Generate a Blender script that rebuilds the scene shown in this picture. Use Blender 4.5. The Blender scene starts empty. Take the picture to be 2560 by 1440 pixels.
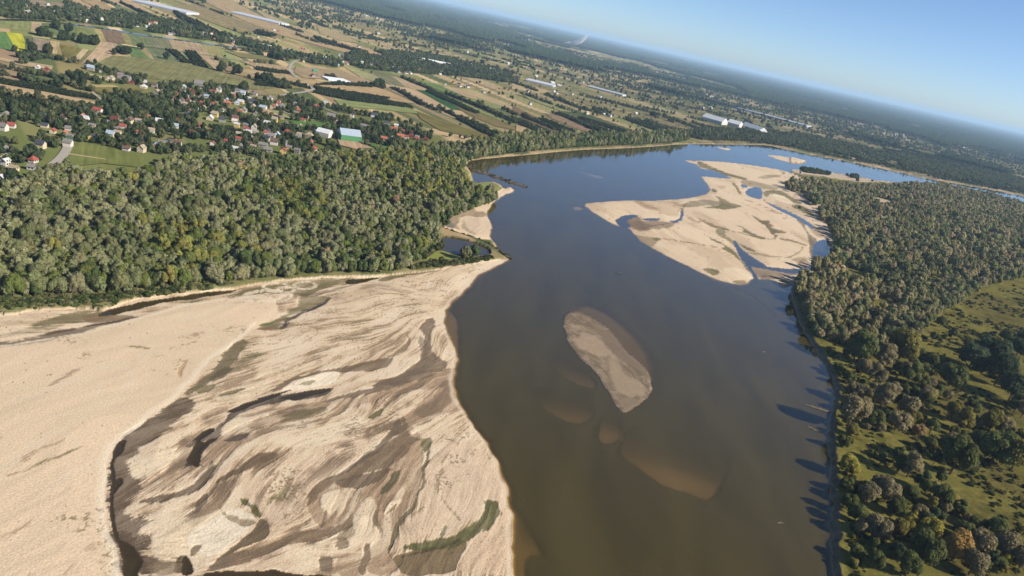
import bpy, math, random
import numpy as np

# ------------------------------------------------------------------ camera, sky, sun, exposure
SC = bpy.context.scene
COL = SC.collection
CAM_H, FPX, PITCH, ROLL = 180.0, 1850.0, math.radians(19.75), math.radians(12.72)
cam_d = bpy.data.cameras.new('camera'); cam = bpy.data.objects.new('camera', cam_d); COL.objects.link(cam)
SC.camera = cam
cam_d.sensor_width = 36.0; cam_d.lens = 36.0 * FPX / 2560.0
cam_d.clip_start = 1.0; cam_d.clip_end = 200000.0
from mathutils import Matrix, Vector
_f = Vector((0, math.cos(PITCH), -math.sin(PITCH)))
_d0 = Vector((0, -math.sin(PITCH), -math.cos(PITCH)))          # image "down" before the roll
_r0 = Vector((1, 0, 0))
_c, _s = math.cos(ROLL), math.sin(ROLL)
_right = _r0 * _c - _d0 * _s
_down = _r0 * _s + _d0 * _c
_m = Matrix((_right, -_down, -_f)).transposed().to_4x4()
_m.translation = (0, 0, CAM_H)
cam.matrix_world = _m

SUN_EL, SUN_AZ = math.radians(31), math.radians(-16)           # direction towards the sun: right, slightly behind
sd = Vector((math.cos(SUN_AZ) * math.cos(SUN_EL), math.sin(SUN_AZ) * math.cos(SUN_EL), math.sin(SUN_EL)))
w = bpy.data.worlds.new('World'); SC.world = w; w.use_nodes = True
nt = w.node_tree; bg = nt.nodes['Background']
sky = nt.nodes.new('ShaderNodeTexSky'); sky.sky_type = 'NISHITA'; sky.sun_disc = False
sky.sun_elevation = SUN_EL
sky.sun_rotation = math.atan2(sd.x, sd.y)
sky.altitude = 2600; sky.air_density = 0.8; sky.dust_density = 3.6; sky.ozone_density = 4.0
nt.links.new(sky.outputs[0], bg.inputs[0]); bg.inputs[1].default_value = 0.081
sun_d = bpy.data.lights.new('sun', 'SUN'); sun = bpy.data.objects.new('sun', sun_d); COL.objects.link(sun)
sun_d.energy = 5.0; sun_d.angle = math.radians(0.53); sun_d.color = (1.0, 0.91, 0.77)
sun.rotation_euler = sd.to_track_quat('Z', 'Y').to_euler()
sun.location = (300, -100, 400)
SC.view_settings.view_transform = 'Standard'; SC.view_settings.look = 'None'
SC.view_settings.gamma = 1.0; SC.view_settings.use_curve_mapping = False
SC.view_settings.exposure = 0.90
SC.render.engine = 'CYCLES'
cy = SC.cycles
cy.use_denoising = True
cy.max_bounces = 6; cy.diffuse_bounces = 4; cy.glossy_bounces = 2; cy.transmission_bounces = 2
cy.volume_bounces = 0; cy.transparent_max_bounces = 12
cy.caustics_reflective = False; cy.caustics_refractive = False

# ------------------------------------------------------------------ helpers
rng = np.random.default_rng(7)
random.seed(7)

def unp(x, y, z=0.0):
    """a point of the photograph (2560 wide) -> the spot on the ground it shows"""
    x = np.asarray(x, float); y = np.asarray(y, float)
    dx, dy = x - 1280, y - 720
    u = dx * _c + dy * _s; v = -dx * _s + dy * _c
    fw = FPX * math.cos(PITCH) - v * math.sin(PITCH)
    dn = np.maximum(v * math.cos(PITCH) + FPX * math.sin(PITCH), 6.0)
    h = CAM_H - z
    return np.stack([h * u / dn, h * fw / dn], -1)

def px_of(P, z=0.0):
    X, Y = P[..., 0], P[..., 1]
    dn = CAM_H - z
    dep = Y * math.cos(PITCH) + dn * math.sin(PITCH)
    v0 = -Y * math.sin(PITCH) + dn * math.cos(PITCH)
    u = FPX * X / dep; v = FPX * v0 / dep
    return np.stack([1280 + u * _c - v * _s, 720 + u * _s + v * _c], -1)

def pts(s):
    a = np.array([float(t) for t in s.replace(',', ' ').split()]).reshape(-1, 2)
    return a

def chaikin(p, n=2, closed=True):
    for _ in range(n):
        q = np.roll(p, -1, 0) if closed else p[1:]
        a = p if closed else p[:-1]
        r = np.empty((2 * len(a), 2)); r[0::2] = .75 * a + .25 * q; r[1::2] = .25 * a + .75 * q
        if not closed:
            r = np.vstack([p[:1], r, p[-1:]])
        p = r
    return p

def G(s, n=2):
    p = pts(s) if isinstance(s, str) else np.asarray(s, float)
    p = chaikin(p, n) if n else p
    return unp(p[:, 0], p[:, 1])

def GL(s, n=2):
    p = chaikin(pts(s), n, False)
    return unp(p[:, 0], p[:, 1])

def _hash(ix, iy, seed):
    n = (ix * 374761393 + iy * 668265263 + seed * 1442695041) & 0xffffffff
    n = ((n ^ (n >> 13)) * 1274126177) & 0xffffffff
    n = ((n ^ (n >> 15)) * 2246822519) & 0xffffffff
    return ((n ^ (n >> 16)) & 0xffffff) / float(0xffffff)

def vnoise(x, y, seed=0):
    fx, fy = np.floor(x), np.floor(y)
    ix, iy = fx.astype(np.int64), fy.astype(np.int64)
    tx, ty = x - fx, y - fy
    tx = tx * tx * (3 - 2 * tx); ty = ty * ty * (3 - 2 * ty)
    a = _hash(ix, iy, seed); b = _hash(ix + 1, iy, seed); c = _hash(ix, iy + 1, seed); d = _hash(ix + 1, iy + 1, seed)
    return (a * (1 - tx) + b * tx) * (1 - ty) + (c * (1 - tx) + d * tx) * ty

def fbm(x, y, seed=0, o=4):
    s = 0; a = 1.0; t = 0
    for i in range(o):
        s = s + a * vnoise(x * 2 ** i + 17.3 * i, y * 2 ** i - 9.1 * i, seed + i); t += a; a *= .5
    return s / t

def sm(a, b, x):
    t = np.clip((x - a) / (b - a), 0, 1)
    return t * t * (3 - 2 * t)

def sdf(P, poly, far=60.0):
    """signed distance, positive inside; -far where clearly outside"""
    out = np.full(len(P), -far)
    lo, hi = poly.min(0) - far, poly.max(0) + far
    k = np.nonzero((P[:, 0] > lo[0]) & (P[:, 0] < hi[0]) & (P[:, 1] > lo[1]) & (P[:, 1] < hi[1]))[0]
    if len(k) == 0:
        return out
    x, y = P[k, 0], P[k, 1]
    d2 = np.full(len(k), far * far * 4); ins = np.zeros(len(k), bool)
    for i in range(len(poly)):
        ax, ay = poly[i]; bx, by = poly[(i + 1) % len(poly)]
        ex, ey = bx - ax, by - ay
        L = ex * ex + ey * ey + 1e-9
        t = np.clip(((x - ax) * ex + (y - ay) * ey) / L, 0, 1)
        d2 = np.minimum(d2, (x - ax - t * ex) ** 2 + (y - ay - t * ey) ** 2)
        if ay != by:
            c = (ay > y) != (by > y)
            ins ^= c & (x < ex * (y - ay) / (by - ay) + ax)
    d = np.minimum(np.sqrt(d2), far)
    out[k] = np.where(ins, d, -d)
    return out

def inside(P, poly):
    return sdf(P, poly, 5.0) > 0

def ldist(P, line, far=40.0):
    out = np.full(len(P), far)
    lo, hi = line.min(0) - far, line.max(0) + far
    k = np.nonzero((P[:, 0] > lo[0]) & (P[:, 0] < hi[0]) & (P[:, 1] > lo[1]) & (P[:, 1] < hi[1]))[0]
    if len(k) == 0:
        return out
    x, y = P[k, 0], P[k, 1]; d2 = np.full(len(k), far * far)
    for i in range(len(line) - 1):
        ax, ay = line[i]; ex, ey = line[i + 1] - line[i]
        t = np.clip(((x - ax) * ex + (y - ay) * ey) / (ex * ex + ey * ey + 1e-9), 0, 1)
        d2 = np.minimum(d2, (x - ax - t * ex) ** 2 + (y - ay - t * ey) ** 2)
    out[k] = np.sqrt(d2)
    return out

KALB = 0.50
def A(r, g, b, k=KALB):
    """albedo of a surface that looks (r,g,b) in full daylight"""
    c = np.array([r, g, b]) / 255.0
    l = np.where(c <= .04045, c / 12.92, ((c + .055) / 1.055) ** 2.4)
    return l * k

# ------------------------------------------------------------------ materials
def mat(name):
    m = bpy.data.materials.new(name); m.use_nodes = True
    n = m.node_tree.nodes; n.clear()
    o = n.new('ShaderNodeOutputMaterial')
    return m, n, m.node_tree.links, o

def plain(name, col, rough=.85, var=.12, scale=.6, metal=0.0):
    m, n, l, o = mat(name)
    b = n.new('ShaderNodeBsdfPrincipled'); b.inputs['Roughness'].default_value = rough; b.inputs['Metallic'].default_value = metal
    b.inputs['Specular IOR Level'].default_value = .25
    tc = n.new('ShaderNodeNewGeometry')
    nz = n.new('ShaderNodeTexNoise'); nz.inputs['Scale'].default_value = scale; nz.inputs['Detail'].default_value = 4
    l.new(tc.outputs['Position'], nz.inputs['Vector'])
    mr = n.new('ShaderNodeMapRange'); mr.inputs[1].default_value = .3; mr.inputs[2].default_value = .7
    mr.inputs[3].default_value = 1 - var; mr.inputs[4].default_value = 1 + var
    l.new(nz.outputs['Fac'], mr.inputs[0])
    vm = n.new('ShaderNodeVectorMath'); vm.operation = 'SCALE'; vm.inputs[0].default_value = col
    l.new(mr.outputs[0], vm.inputs['Scale']); l.new(vm.outputs[0], b.inputs['Base Color'])
    l.new(b.outputs[0], o.inputs[0])
    return m

def ground_mat(name, bump=.25, grain=1.1, spec=.2):
    m, n, l, o = mat(name)
    b = n.new('ShaderNodeBsdfPrincipled') if spec else n.new('ShaderNodeBsdfDiffuse')
    if spec: b.inputs['Specular IOR Level'].default_value = spec
    at = n.new('ShaderNodeAttribute'); at.attribute_name = 'albedo'
    wt = n.new('ShaderNodeAttribute'); wt.attribute_name = 'wet'
    g = n.new('ShaderNodeNewGeometry')
    nz = n.new('ShaderNodeTexNoise'); nz.inputs['Scale'].default_value = grain; nz.inputs['Detail'].default_value = 3
    l.new(g.outputs['Position'], nz.inputs['Vector'])
    mr = n.new('ShaderNodeMapRange'); mr.inputs[1].default_value = .3; mr.inputs[2].default_value = .7
    mr.inputs[3].default_value = .88; mr.inputs[4].default_value = 1.12
    l.new(nz.outputs['Fac'], mr.inputs[0])
    vm = n.new('ShaderNodeVectorMath'); vm.operation = 'SCALE'
    l.new(at.outputs['Color'], vm.inputs[0]); l.new(mr.outputs[0], vm.inputs['Scale'])
    l.new(vm.outputs[0], b.inputs[0])
    rr = n.new('ShaderNodeMapRange'); rr.inputs[3].default_value = .95; rr.inputs[4].default_value = .38
    l.new(wt.outputs['Fac'], rr.inputs[0]); l.new(rr.outputs[0], b.inputs['Roughness'])
    bp = n.new('ShaderNodeBump'); bp.inputs['Strength'].default_value = bump; bp.inputs['Distance'].default_value = .5
    l.new(nz.outputs['Fac'], bp.inputs['Height']); l.new(bp.outputs[0], b.inputs['Normal'])
    l.new(b.outputs[0], o.inputs[0])
    return m

# ------------------------------------------------------------------ object helpers
def tag(o, label=None, cat=None, group=None, kind=None):
    for k, v in (('label', label), ('category', cat), ('group', group), ('kind', kind)):
        if v: o[k] = v
    return o

def fast_mesh(name, V, F):
    me = bpy.data.meshes.new(name)
    V = np.ascontiguousarray(V, np.float32); F = np.ascontiguousarray(F, np.int32)
    nf, k = F.shape
    me.vertices.add(len(V)); me.vertices.foreach_set('co', V.ravel())
    me.loops.add(nf * k); me.loops.foreach_set('vertex_index', F.ravel())
    me.polygons.add(nf); me.polygons.foreach_set('loop_start', np.arange(0, nf * k, k, dtype=np.int32))
    me.update(calc_edges=True)
    return me

def add(name, me, m=None, parent=None, loc=None):
    o = bpy.data.objects.new(name, me)
    if m is not None and me is not None and not me.materials: me.materials.append(m)
    COL.objects.link(o)
    if parent is not None: o.parent = parent
    if loc is not None: o.location = loc
    return o

def vcol(me, name, C):
    a = me.attributes.new(name, 'FLOAT_COLOR', 'POINT')
    c = np.ones((len(C), 4), np.float32); c[:, :3] = C
    a.data.foreach_set('color', c.ravel())

def vfloat(me, name, C):
    a = me.attributes.new(name, 'FLOAT', 'POINT'); a.data.foreach_set('value', np.ascontiguousarray(C, np.float32))

def mesh(name, V, F, m=None):
    me = bpy.data.meshes.new(name); me.from_pydata([tuple(v) for v in V], [], F); me.update()
    if m is not None: me.materials.append(m)
    return me

# ------------------------------------------------------------------ outlines read off the photograph
SH_L = """1285,1700 1285,1440 1283,1360 1279,1300 1277,1268 1274,1254 1265,1220 1247,1162 1222,1115 1197,1080 1175,1052 1155,1020 1145,1002
 1134,975 1132,947 1137,912 1145,895 1130,860 1114,822 1110,788 1116,768 1162,727 1185,697 1205,682 1235,666 1268,653 1274,647 1258,634 1240,622"""
SH_L2 = """1240,612 1222,592 1231,558 1220,545 1217,530 1235,505 1260,487 1290,478 1277,466 1262,474 1246,457 1215,453 1190,460 1180,450 1178,432 1166,415 1170,405 1185,399
 1280,391 1342,385 1442,375 1530,372 1630,367 1705,360 1800,361 1860,362 1920,363 1960,372 2002,381 2045,390 2107,401 2170,414 2245,430 2330,449 2420,464 2495,477 2560,491 2700,530"""
SH_R = """2700,560 2560,508 2440,480 2320,458 2245,457 2202,455 2145,443 2075,431 2020,430 1985,428 1975,432 1965,440 1952,452 1945,462
 1980,700 1977,730 1982,755 1995,790 2005,822 2020,845 2040,876 2060,907 2080,945 2089,980 2085,1005 2077,1042 2072,1080 2070,1130 2075,1180 2080,1230 2080,1305 2082,1380 2086,1440 2086,1700"""
RIVER = G(SH_L + ' ' + SH_L2 + ' ' + SH_R, 1)
ISL = G("""1455,509 1497,505 1570,500 1630,502 1717,496 1762,487 1774,477 1771,465 1755,447 1752,443 1760,440 1805,445 1830,446 1817,441 1785,427 1747,420 1740,411 1704,400 1745,401 1815,404
 1912,417 1950,424 1975,431 2040,470 2060,540 2080,600 2075,660 2000,700 1985,709 1967,720 1955,720 1930,698 1900,699 1893,697 1880,697 1875,706 1852,714 1815,706 1780,695 1750,682 1722,667
 1690,652 1655,635 1630,620 1602,605 1585,587 1575,572 1552,567 1522,557 1505,545 1475,527""", 1)
SHOAL = G("""1405,790 1420,777 1450,780 1492,800 1530,830 1555,867 1592,900 1625,927 1630,955 1626,985 1615,1002 1592,1018 1572,1028 1552,1032 1540,1020 1525,995 1502,952 1480,922 1452,897 1432,877 1417,855 1410,825""", 2)
FARBAR = G("1912,386 1950,389 1987,396 2022,404 2000,409 1970,406 1932,395", 2)
BARS = [G(s) for s in ("2148,447 2200,453 2250,458 2215,459", "1790,366 1830,372 1822,377 1796,372")]
GROYNE1 = GL("1086,566 1110,576 1150,587 1190,599 1222,613 1250,632 1274,647", 2)
GROYNE2 = GL("1160,413 1190,427 1225,437 1280,456 1316,468", 2)
POND = G("1103,598 1112,592 1150,597 1190,608 1222,624 1225,636 1205,642 1170,640 1120,633 1098,625", 1)
ALGAE = G("1050,652 1080,636 1098,624 1130,634 1160,642 1140,649 1100,652 1075,656", 1)
SPIT = G("1275,465 1281,477 1260,487 1235,505 1217,530 1220,545 1231,557 1222,585 1215,597 1200,597 1160,585 1137,574 1112,568 1110,552 1127,537 1170,522 1202,500 1240,493 1257,477", 1)
# pools and channels that hold water (shape, greatest depth)
POOLS = [(G(s, 1), d) for s, d in (
 ("312,1096 296,1112 286,1135 281,1160 279,1185 277,1215 276,1250 277,1290 285,1320 291,1345 300,1350 296,1320 287,1290 285,1250 287,1225 291,1190 290,1160 296,1135 310,1115 322,1100", .22),
 ("312,1095 298,1108 287,1122 284,1142 297,1144 312,1127 318,1106", .25),
 ("310,1195 300,1190 288,1202 277,1215 275,1229 287,1236 297,1222 308,1208", .6),
 ("286,1340 307,1353 332,1362 350,1385 360,1405 352,1427 337,1460 312,1460 309,1405 295,1367", .8),
 ("520,1078 500,1100 510,1104 532,1094 546,1095 513,1112 502,1130 500,1155 490,1167 478,1160 466,1158 480,1130 486,1112 500,1090", .5),
 ("525,1067 496,1085 487,1100 512,1094 542,1071", .35),
 ("702,983 637,999 606,1009 575,1027 570,1032 596,1031 637,1008 702,988", .3),
 ("694,993 748,982 807,972 838,967 807,982 765,995 734,1002 715,997", .3),
 ("640,995 702,980 738,972 702,984 640,1000", .25),
 ("478,1437 600,1424 640,1427 742,1431 760,1437 1000,1447 1000,1700 470,1700", .9),
 ("460,1392 471,1394 487,1426 474,1442 448,1442", .6),
 ("245,787 262,777 325,760 425,745 500,733 600,723 575,734 495,744 425,754 375,765 312,781 250,791", .4),
 ("862,698 905,696 957,694 930,701 905,708 866,711", .3),
 ("827,742 800,762 780,770 757,783 735,792 722,801 712,818 700,824 716,806 728,797 752,786 778,774 800,768", .2),
 ("1875,470 1890,467 1904,472 1905,494 1897,498 1875,492 1860,482", .5), ("1850,460 1870,464 1864,470 1854,467", .3),
 ("1918,506 1937,514 1975,531 2012,549 2034,568 2030,573 2005,553 1970,536 1935,519", .3),
 ("1832,600 1841,603 1848,619 1876,640 1915,663 1912,667 1890,663 1876,667 1886,680 1899,699 1890,716 1880,704 1885,692 1866,664 1850,643 1840,626", .7),
 ("1872,660 1950,671 1995,674 2025,666 2029,675 2000,686 1950,680 1912,671 1880,668", .6),
 ("2035,605 2055,600 2072,596 2078,616 2064,652 2040,668 2020,680 2030,660 2030,630", .6),
 ("1537,554 1545,546 1556,540 1580,536 1598,540 1577,546 1566,555 1578,566 1568,572 1552,567", .5),
 ("1605,547 1630,545 1652,547 1645,551 1612,551", .3), ("1668,553 1690,551 1702,545 1703,524 1709,534 1703,550 1688,557", .3),
)]
# submerged bars: outline, depth of the top, soft edge (m)
BAR_UNDER = [(G(s, 2), d, e, (unp(*f[:2]), unp(*f[2:])) if f else None) for s, d, e, f in (
 ("1390,770 1440,742 1535,772 1605,830 1655,885 1668,940 1655,990 1612,1024 1550,1036 1430,880 1400,820", .62, 10.0, None),
 ("1330,850 1380,870 1460,915 1500,960 1492,976 1455,968 1420,952 1380,918 1337,888", .86, 1.4, (1420,960, 1440,860)),
 ("1320,960 1400,970 1480,995 1500,1028 1487,1054 1450,1064 1402,1052 1340,1010", .76, 1.4, (1430,1062, 1420,940)),
 ("1520,1000 1552,1028 1566,1060 1561,1094 1541,1112 1510,1113 1488,1100 1490,1060", .64, 1.4, (1530,1112, 1530,980)),
 ("1540,1120 1552,1142 1580,1165 1625,1197 1652,1217 1680,1225 1730,1240 1765,1256 1792,1245 1808,1230 1840,1170 1830,1090 1720,1040 1570,1050", .74, 1.4, (1700,1240, 1750,1040)),
 ("1278,1200 1300,1235 1330,1290 1345,1330 1370,1365 1371,1400 1357,1407 1337,1397 1345,1500 1270,1500", .62, 3.0, (1340,1420, 1310,1200)),
 ("1106,775 1130,770 1160,800 1160,850 1150,893 1100,860", .5, 3.0, None),
 ("1200,680 1222,680 1225,730 1210,750 1190,720", 1.1, 4.0, None),
 ("1740,680 1815,708 1880,733 1935,772 1952,803 1930,790 1890,755 1830,722 1780,702", .22, 5.0, None),
 ("1418,512 1450,512 1475,527 1440,531 1425,524", .12, 5.0, None),
 ("1400,410 1480,432 1500,436 1532,446 1520,451 1490,449 1470,442", .25, 8.0, None),
 ("1205,596 1240,604 1250,610 1225,614 1200,605", .2, 3.0, None),
 ("1690,398 1720,396 1745,402 1725,408", .1, 6.0, None),
)]

# ------------------------------------------------------------------ the ground: one polar sheet, finer where it is nearer
NA = 1180
az = np.radians(np.linspace(-43, 45, NA))
dep = np.radians(np.linspace(46.5, 3.0, 690))
RR = np.concatenate([CAM_H / np.tan(dep), np.geomspace(CAM_H / math.tan(dep[-1]) * 1.02, 70000, 80)])
NR = len(RR)
GX = RR[:, None] * np.sin(az)[None]; GY = RR[:, None] * np.cos(az)[None]
P = np.stack([GX.ravel(), GY.ravel()], -1)
Rv = np.repeat(RR, NA)
N = len(P)
near = Rv < 3000
kn = np.nonzero(near)[0]; Pn = P[kn]
wob = np.stack([fbm(Pn[:, 0] / 9, Pn[:, 1] / 9, 3, 3) - .5, fbm(Pn[:, 0] / 9, Pn[:, 1] / 9, 13, 3) - .5], -1)
Pw = Pn + wob * 3.0                                            # slightly ragged outlines
def full(v, fill):
    o = np.full(N, fill, float); o[kn] = v; return o

# flow direction over the sand (photograph point -> direction in the photograph)
FLOW = np.array([[1000,720,1,.05],[850,800,1,-.15],[1000,790,1,-.35],[1120,720,1,-.8],[700,900,1,-.22],[900,900,1,-.5],[1060,850,.3,-1],[600,1000,1,-.4],[800,960,1,-.3],
 [1000,960,1,-.4],[450,1100,1,-.8],[600,1100,1,-.5],[800,1080,1,-.5],[1000,1050,1,-.9],[400,1300,1,-.7],[600,1250,1,-.8],[800,1200,1,-.9],[1000,1180,.4,-1],[1150,1150,.5,-1],
 [800,1380,1,-.5],[1000,1330,.2,-1],[1100,1000,1,-.6],[1500,900,1,.5],[1450,820,1,.5],[1580,960,.6,1],[1600,530,1,.5],[1750,600,1,.6],[1700,520,1,.3],[1800,650,1,.5],[1900,560,1,.7],[1850,420,1,.2],
 [200,950,1,-.5],[100,1300,1,-.7],[300,830,1,-.15],[1180,560,1,-.6],[1200,1380,.5,-1],[450,1400,1,.2]])
fa = unp(FLOW[:, 0], FLOW[:, 1]); fb = unp(FLOW[:, 0] + FLOW[:, 2] * 4, FLOW[:, 1] + FLOW[:, 3] * 4)
fd = fb - fa; fd /= np.linalg.norm(fd, axis=1)[:, None]
lr = int((RR < 3000).sum())                                    # rows that carry detail
Wx = np.zeros(lr * NA); Wy = np.zeros(lr * NA); Ws = np.zeros(lr * NA)
Pl = P[:lr * NA]
for a_, d_ in zip(fa, fd):
    q = 1.0 / (((Pl - a_) ** 2).sum(1) + 60.0) ** 1.3
    Wx += q * d_[0]; Wy += q * d_[1]; Ws += q
Wx /= Ws; Wy /= Ws
nn = np.hypot(Wx, Wy) + 1e-9; Wx /= nn; Wy /= nn
tw = (fbm(Pl[:, 0] / 25, Pl[:, 1] / 25, 41, 3) - .5) * 1.5
Wx, Wy = Wx * np.cos(tw) - Wy * np.sin(tw), Wx * np.sin(tw) + Wy * np.cos(tw)
sa, ca = np.sin(np.tile(az, lr)), np.cos(np.tile(az, lr))
dr = Wx * sa + Wy * ca; dt = Wx * ca - Wy * sa
dRow = np.abs(np.gradient(RR))[:lr]
di = (dr / np.repeat(dRow, NA)).reshape(lr, NA); dj = (dt / (Rv[:lr * NA] * (az[1] - az[0]))).reshape(lr, NA)
mx = np.maximum(np.abs(di), np.abs(dj)) + 1e-9; di /= mx; dj /= mx
def lic(src, L):
    ii, jj = np.meshgrid(np.arange(lr, dtype=float), np.arange(NA, dtype=float), indexing='ij')
    acc = src.copy(); cnt = 1
    for sg in (1, -1):
        a, b = ii.copy(), jj.copy()
        for _ in range(L):
            ia = np.clip(a.round().astype(np.int32), 0, lr - 1); ja = np.clip(b.round().astype(np.int32), 0, NA - 1)
            a = a + sg * di[ia, ja]; b = b + sg * dj[ia, ja]
            ia = np.clip(a.round().astype(np.int32), 0, lr - 1); ja = np.clip(b.round().astype(np.int32), 0, NA - 1)
            acc += src[ia, ja]; cnt += 1
    acc /= cnt
    return (acc - acc.mean()) / acc.std()
w1 = rng.random((lr, NA))
w2 = vnoise(*np.meshgrid(np.arange(NA) / 5.0, np.arange(lr) / 5.0), 77)
w3 = vnoise(*np.meshgrid(np.arange(NA) / 14.0, np.arange(lr) / 14.0), 78)
LIC1 = lic(w1, 9).ravel(); LIC2 = lic(w2, 16).ravel(); LIC3 = lic(w3, 22).ravel()
def gl(v): return v[kn] if len(v) == N else v[:len(kn)]
L1, L2, L3 = LIC1, LIC2, LIC3                                  # near rows are the first lr*NA vertices
assert len(kn) == lr * NA

# ---- water / land
d_riv = sdf(Pw, RIVER, 80.0)
d_isl = sdf(Pw, ISL, 60.0)
d_sho = sdf(Pw, SHOAL, 40.0)
d_bar = np.maximum.reduce([sdf(Pw, b, 40.0) for b in [FARBAR] + BARS])
d_spit = sdf(Pw, SPIT, 40.0)
d_land = np.maximum.reduce([d_isl, d_bar, d_spit])
dw = np.minimum(d_riv, -d_land)                                # >0 in the river
d_pond = np.maximum(sdf(Pw, POND, 40.0), sdf(Pw, ALGAE, 40.0))
r_side = (px_of(Pn)[:, 0] > 1985 - 0.0) & (d_isl < -1)         # right-hand bank
x0_, y0_ = Pn[:, 0], Pn[:, 1]
bedn = fbm(Pn[:, 0] / 30, Pn[:, 1] / 30, 5, 4)
z_w = -np.minimum(.55 * np.maximum(dw, 0) + .02, 2.3 + bedn)
steep = sm(1950, 2000, px_of(Pn)[:, 0]); dw = dw + steep * (fbm(x0_ / 6, y0_ / 6, 91, 3) - .5) * 3.0
z_w = np.where(steep > .5, -np.minimum(.5 * np.maximum(dw, 0), 2.5), z_w)
dune = fbm(Pn[:, 0] / 40, Pn[:, 1] / 40, 9, 3)
ripple = np.clip(L2, -2, 2) * .05 + np.clip(L3, -2, 2) * .10
z_l = np.minimum(.06 * np.maximum(-dw, 0), .45 + .5 * dune) + np.maximum(ripple, -.12) * .6 * sm(0, 4, -dw) + .03
z = np.where(dw > 0, z_w, z_l)
for poly, dtop, soft, fade in BAR_UNDER:
    s = sdf(Pw, poly, 40.0)
    m_ = sm(-soft * .25, soft * 1.4, s)
    if fade is not None:
        v = fade[1] - fade[0]; t = ((Pw - fade[0]) @ v) / (v @ v)
        m_ = m_ * (1 - sm(.05, .95, t)) * (.85 + .3 * bedn)
    z = np.where(dw > 0, np.maximum(z, z * (1 - m_) - dtop * m_), z)
z = np.where((d_sho > 0) & (dw > 0), np.maximum(z, -.10 + .26 * sm(0, 2.2, d_sho) + .05 * np.clip(L3, -1.5, 1.5) - .02), z)
pool_m = np.zeros(len(Pn))
for poly, dm in POOLS:
    s = sdf(Pw, poly, 20.0)
    z = np.where(s > -19, np.minimum(z, np.where(s > 0, -np.minimum(.25 * s + .04, dm), .05 * -s)), z)
    pool_m = np.maximum(pool_m, sm(-1.2, .3, s))
z = np.where(d_pond > -1, np.minimum(z, np.where(d_pond > 0, -np.minimum(.3 * d_pond, 1.2), .5)), z)
# the eroded right-hand bank
scarp = steep * (dw <= 0) * (d_isl < -6)
z = np.where(scarp > .5, np.minimum(1.05 * -dw, 2.6) + .3 * dune, z)

# ---- what grows where
SANDL = G("""-60,775 0,783 20,790 100,776 232,772 262,776 320,750 400,741 500,730 600,720 700,702 850,692 960,690 1020,684 1100,676 1150,664 1200,655 1272,649 1290,660 1300,900 1300,1700 -300,1900 -300,900""", 1)
d_sandl = sdf(Pw, SANDL, 40.0)
SAND_R = [G(s, 2) for s in ("1972,422 2020,428 2080,433 2130,442 2180,452 2200,458 2150,458 2090,450 2040,440 1985,436", "2145,497 2190,496 2235,507 2238,513 2190,512 2150,503",
          "2240,488 2262,500 2266,512 2250,506", "2030,522 2080,512 2128,508 2125,514 2075,520 2050,530 2035,533", "1985,487 2010,485 2015,492 1992,496", "2125,540 2134,536 2138,548 2128,552")]
d_sandr = np.maximum.reduce([sdf(Pw, s, 20.0) for s in SAND_R])
sand_all = np.maximum.reduce([np.where(d_sandl > 0, d_sandl, -60), d_isl, d_spit, d_bar, d_sandr])
land_h = 1.5
ashore = (dw <= 0) & (sand_all < 0) & (d_pond < -1)
hz = land_h * sm(0, 9, -sand_all) * sm(0, 6, -dw)
z = np.where(ashore & (scarp < .5), np.maximum(z * .3, hz + .2 * dune), z)
z = np.where(d_sandr > 0, 1.6, z)

# ---- colours (albedo)
C = np.zeros((N, 3)); WET = np.zeros(N)
def put(cur, mask, col):
    return cur * (1 - mask[:, None]) + np.asarray(col)[None] * mask[:, None]

# far and middle country: strips of fields, meadow, orchard
TH = math.radians(-50)
def strips(Q):
    a = TH + .12 * (fbm(Q[:, 0] / 2500, Q[:, 1] / 2500, 21, 2) - .5) * 2
    c_, s_ = np.cos(TH), np.sin(TH)
    wv = (fbm(Q[:, 0] / 1400, Q[:, 1] / 1400, 22, 2) - .5) * 260
    s = Q[:, 0] * c_ + Q[:, 1] * s_; t = -Q[:, 0] * s_ + Q[:, 1] * c_ + wv
    blk = np.floor(t / 420).astype(np.int64)
    ss = s + 600 * _hash(blk, blk * 0, 5)
    cs = np.floor(ss / 480).astype(np.int64)
    wd = 15 + 26 * _hash(blk, cs, 6)
    ct = np.floor(t / wd).astype(np.int64)
    h = _hash(ct + cs * 131, blk, 7); h2 = _hash(ct - cs * 17, blk + 5, 8)
    return h, h2, t / wd - ct, s, t
hh, h2, ft, ss_, tt_ = strips(P)
PAL = np.array([A(206,184,144), A(190,168,130), A(150,130,104), A(138,144,94), A(126,132,86), A(108,114,76), A(162,156,108), A(140,130,90), A(96,106,70), A(182,160,122)])
ci = np.minimum((hh * len(PAL)).astype(int), len(PAL) - 1)
C[:] = PAL[ci]
tuft = fbm(P[:, 0] / 35, P[:, 1] / 35, 31, 4)
C = C * (.82 + .36 * tuft[:, None]) * (.9 + .2 * h2[:, None])
C = put(C, sm(.52, .66, fbm(P[:, 0] / 420, P[:, 1] / 420, 33, 3)) * .4, A(140,134,90))
edge = 1 - sm(0, .1, np.minimum(ft, 1 - ft)); C = put(C, edge * .5 * (Rv < 4000), A(90,96,58))

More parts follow.
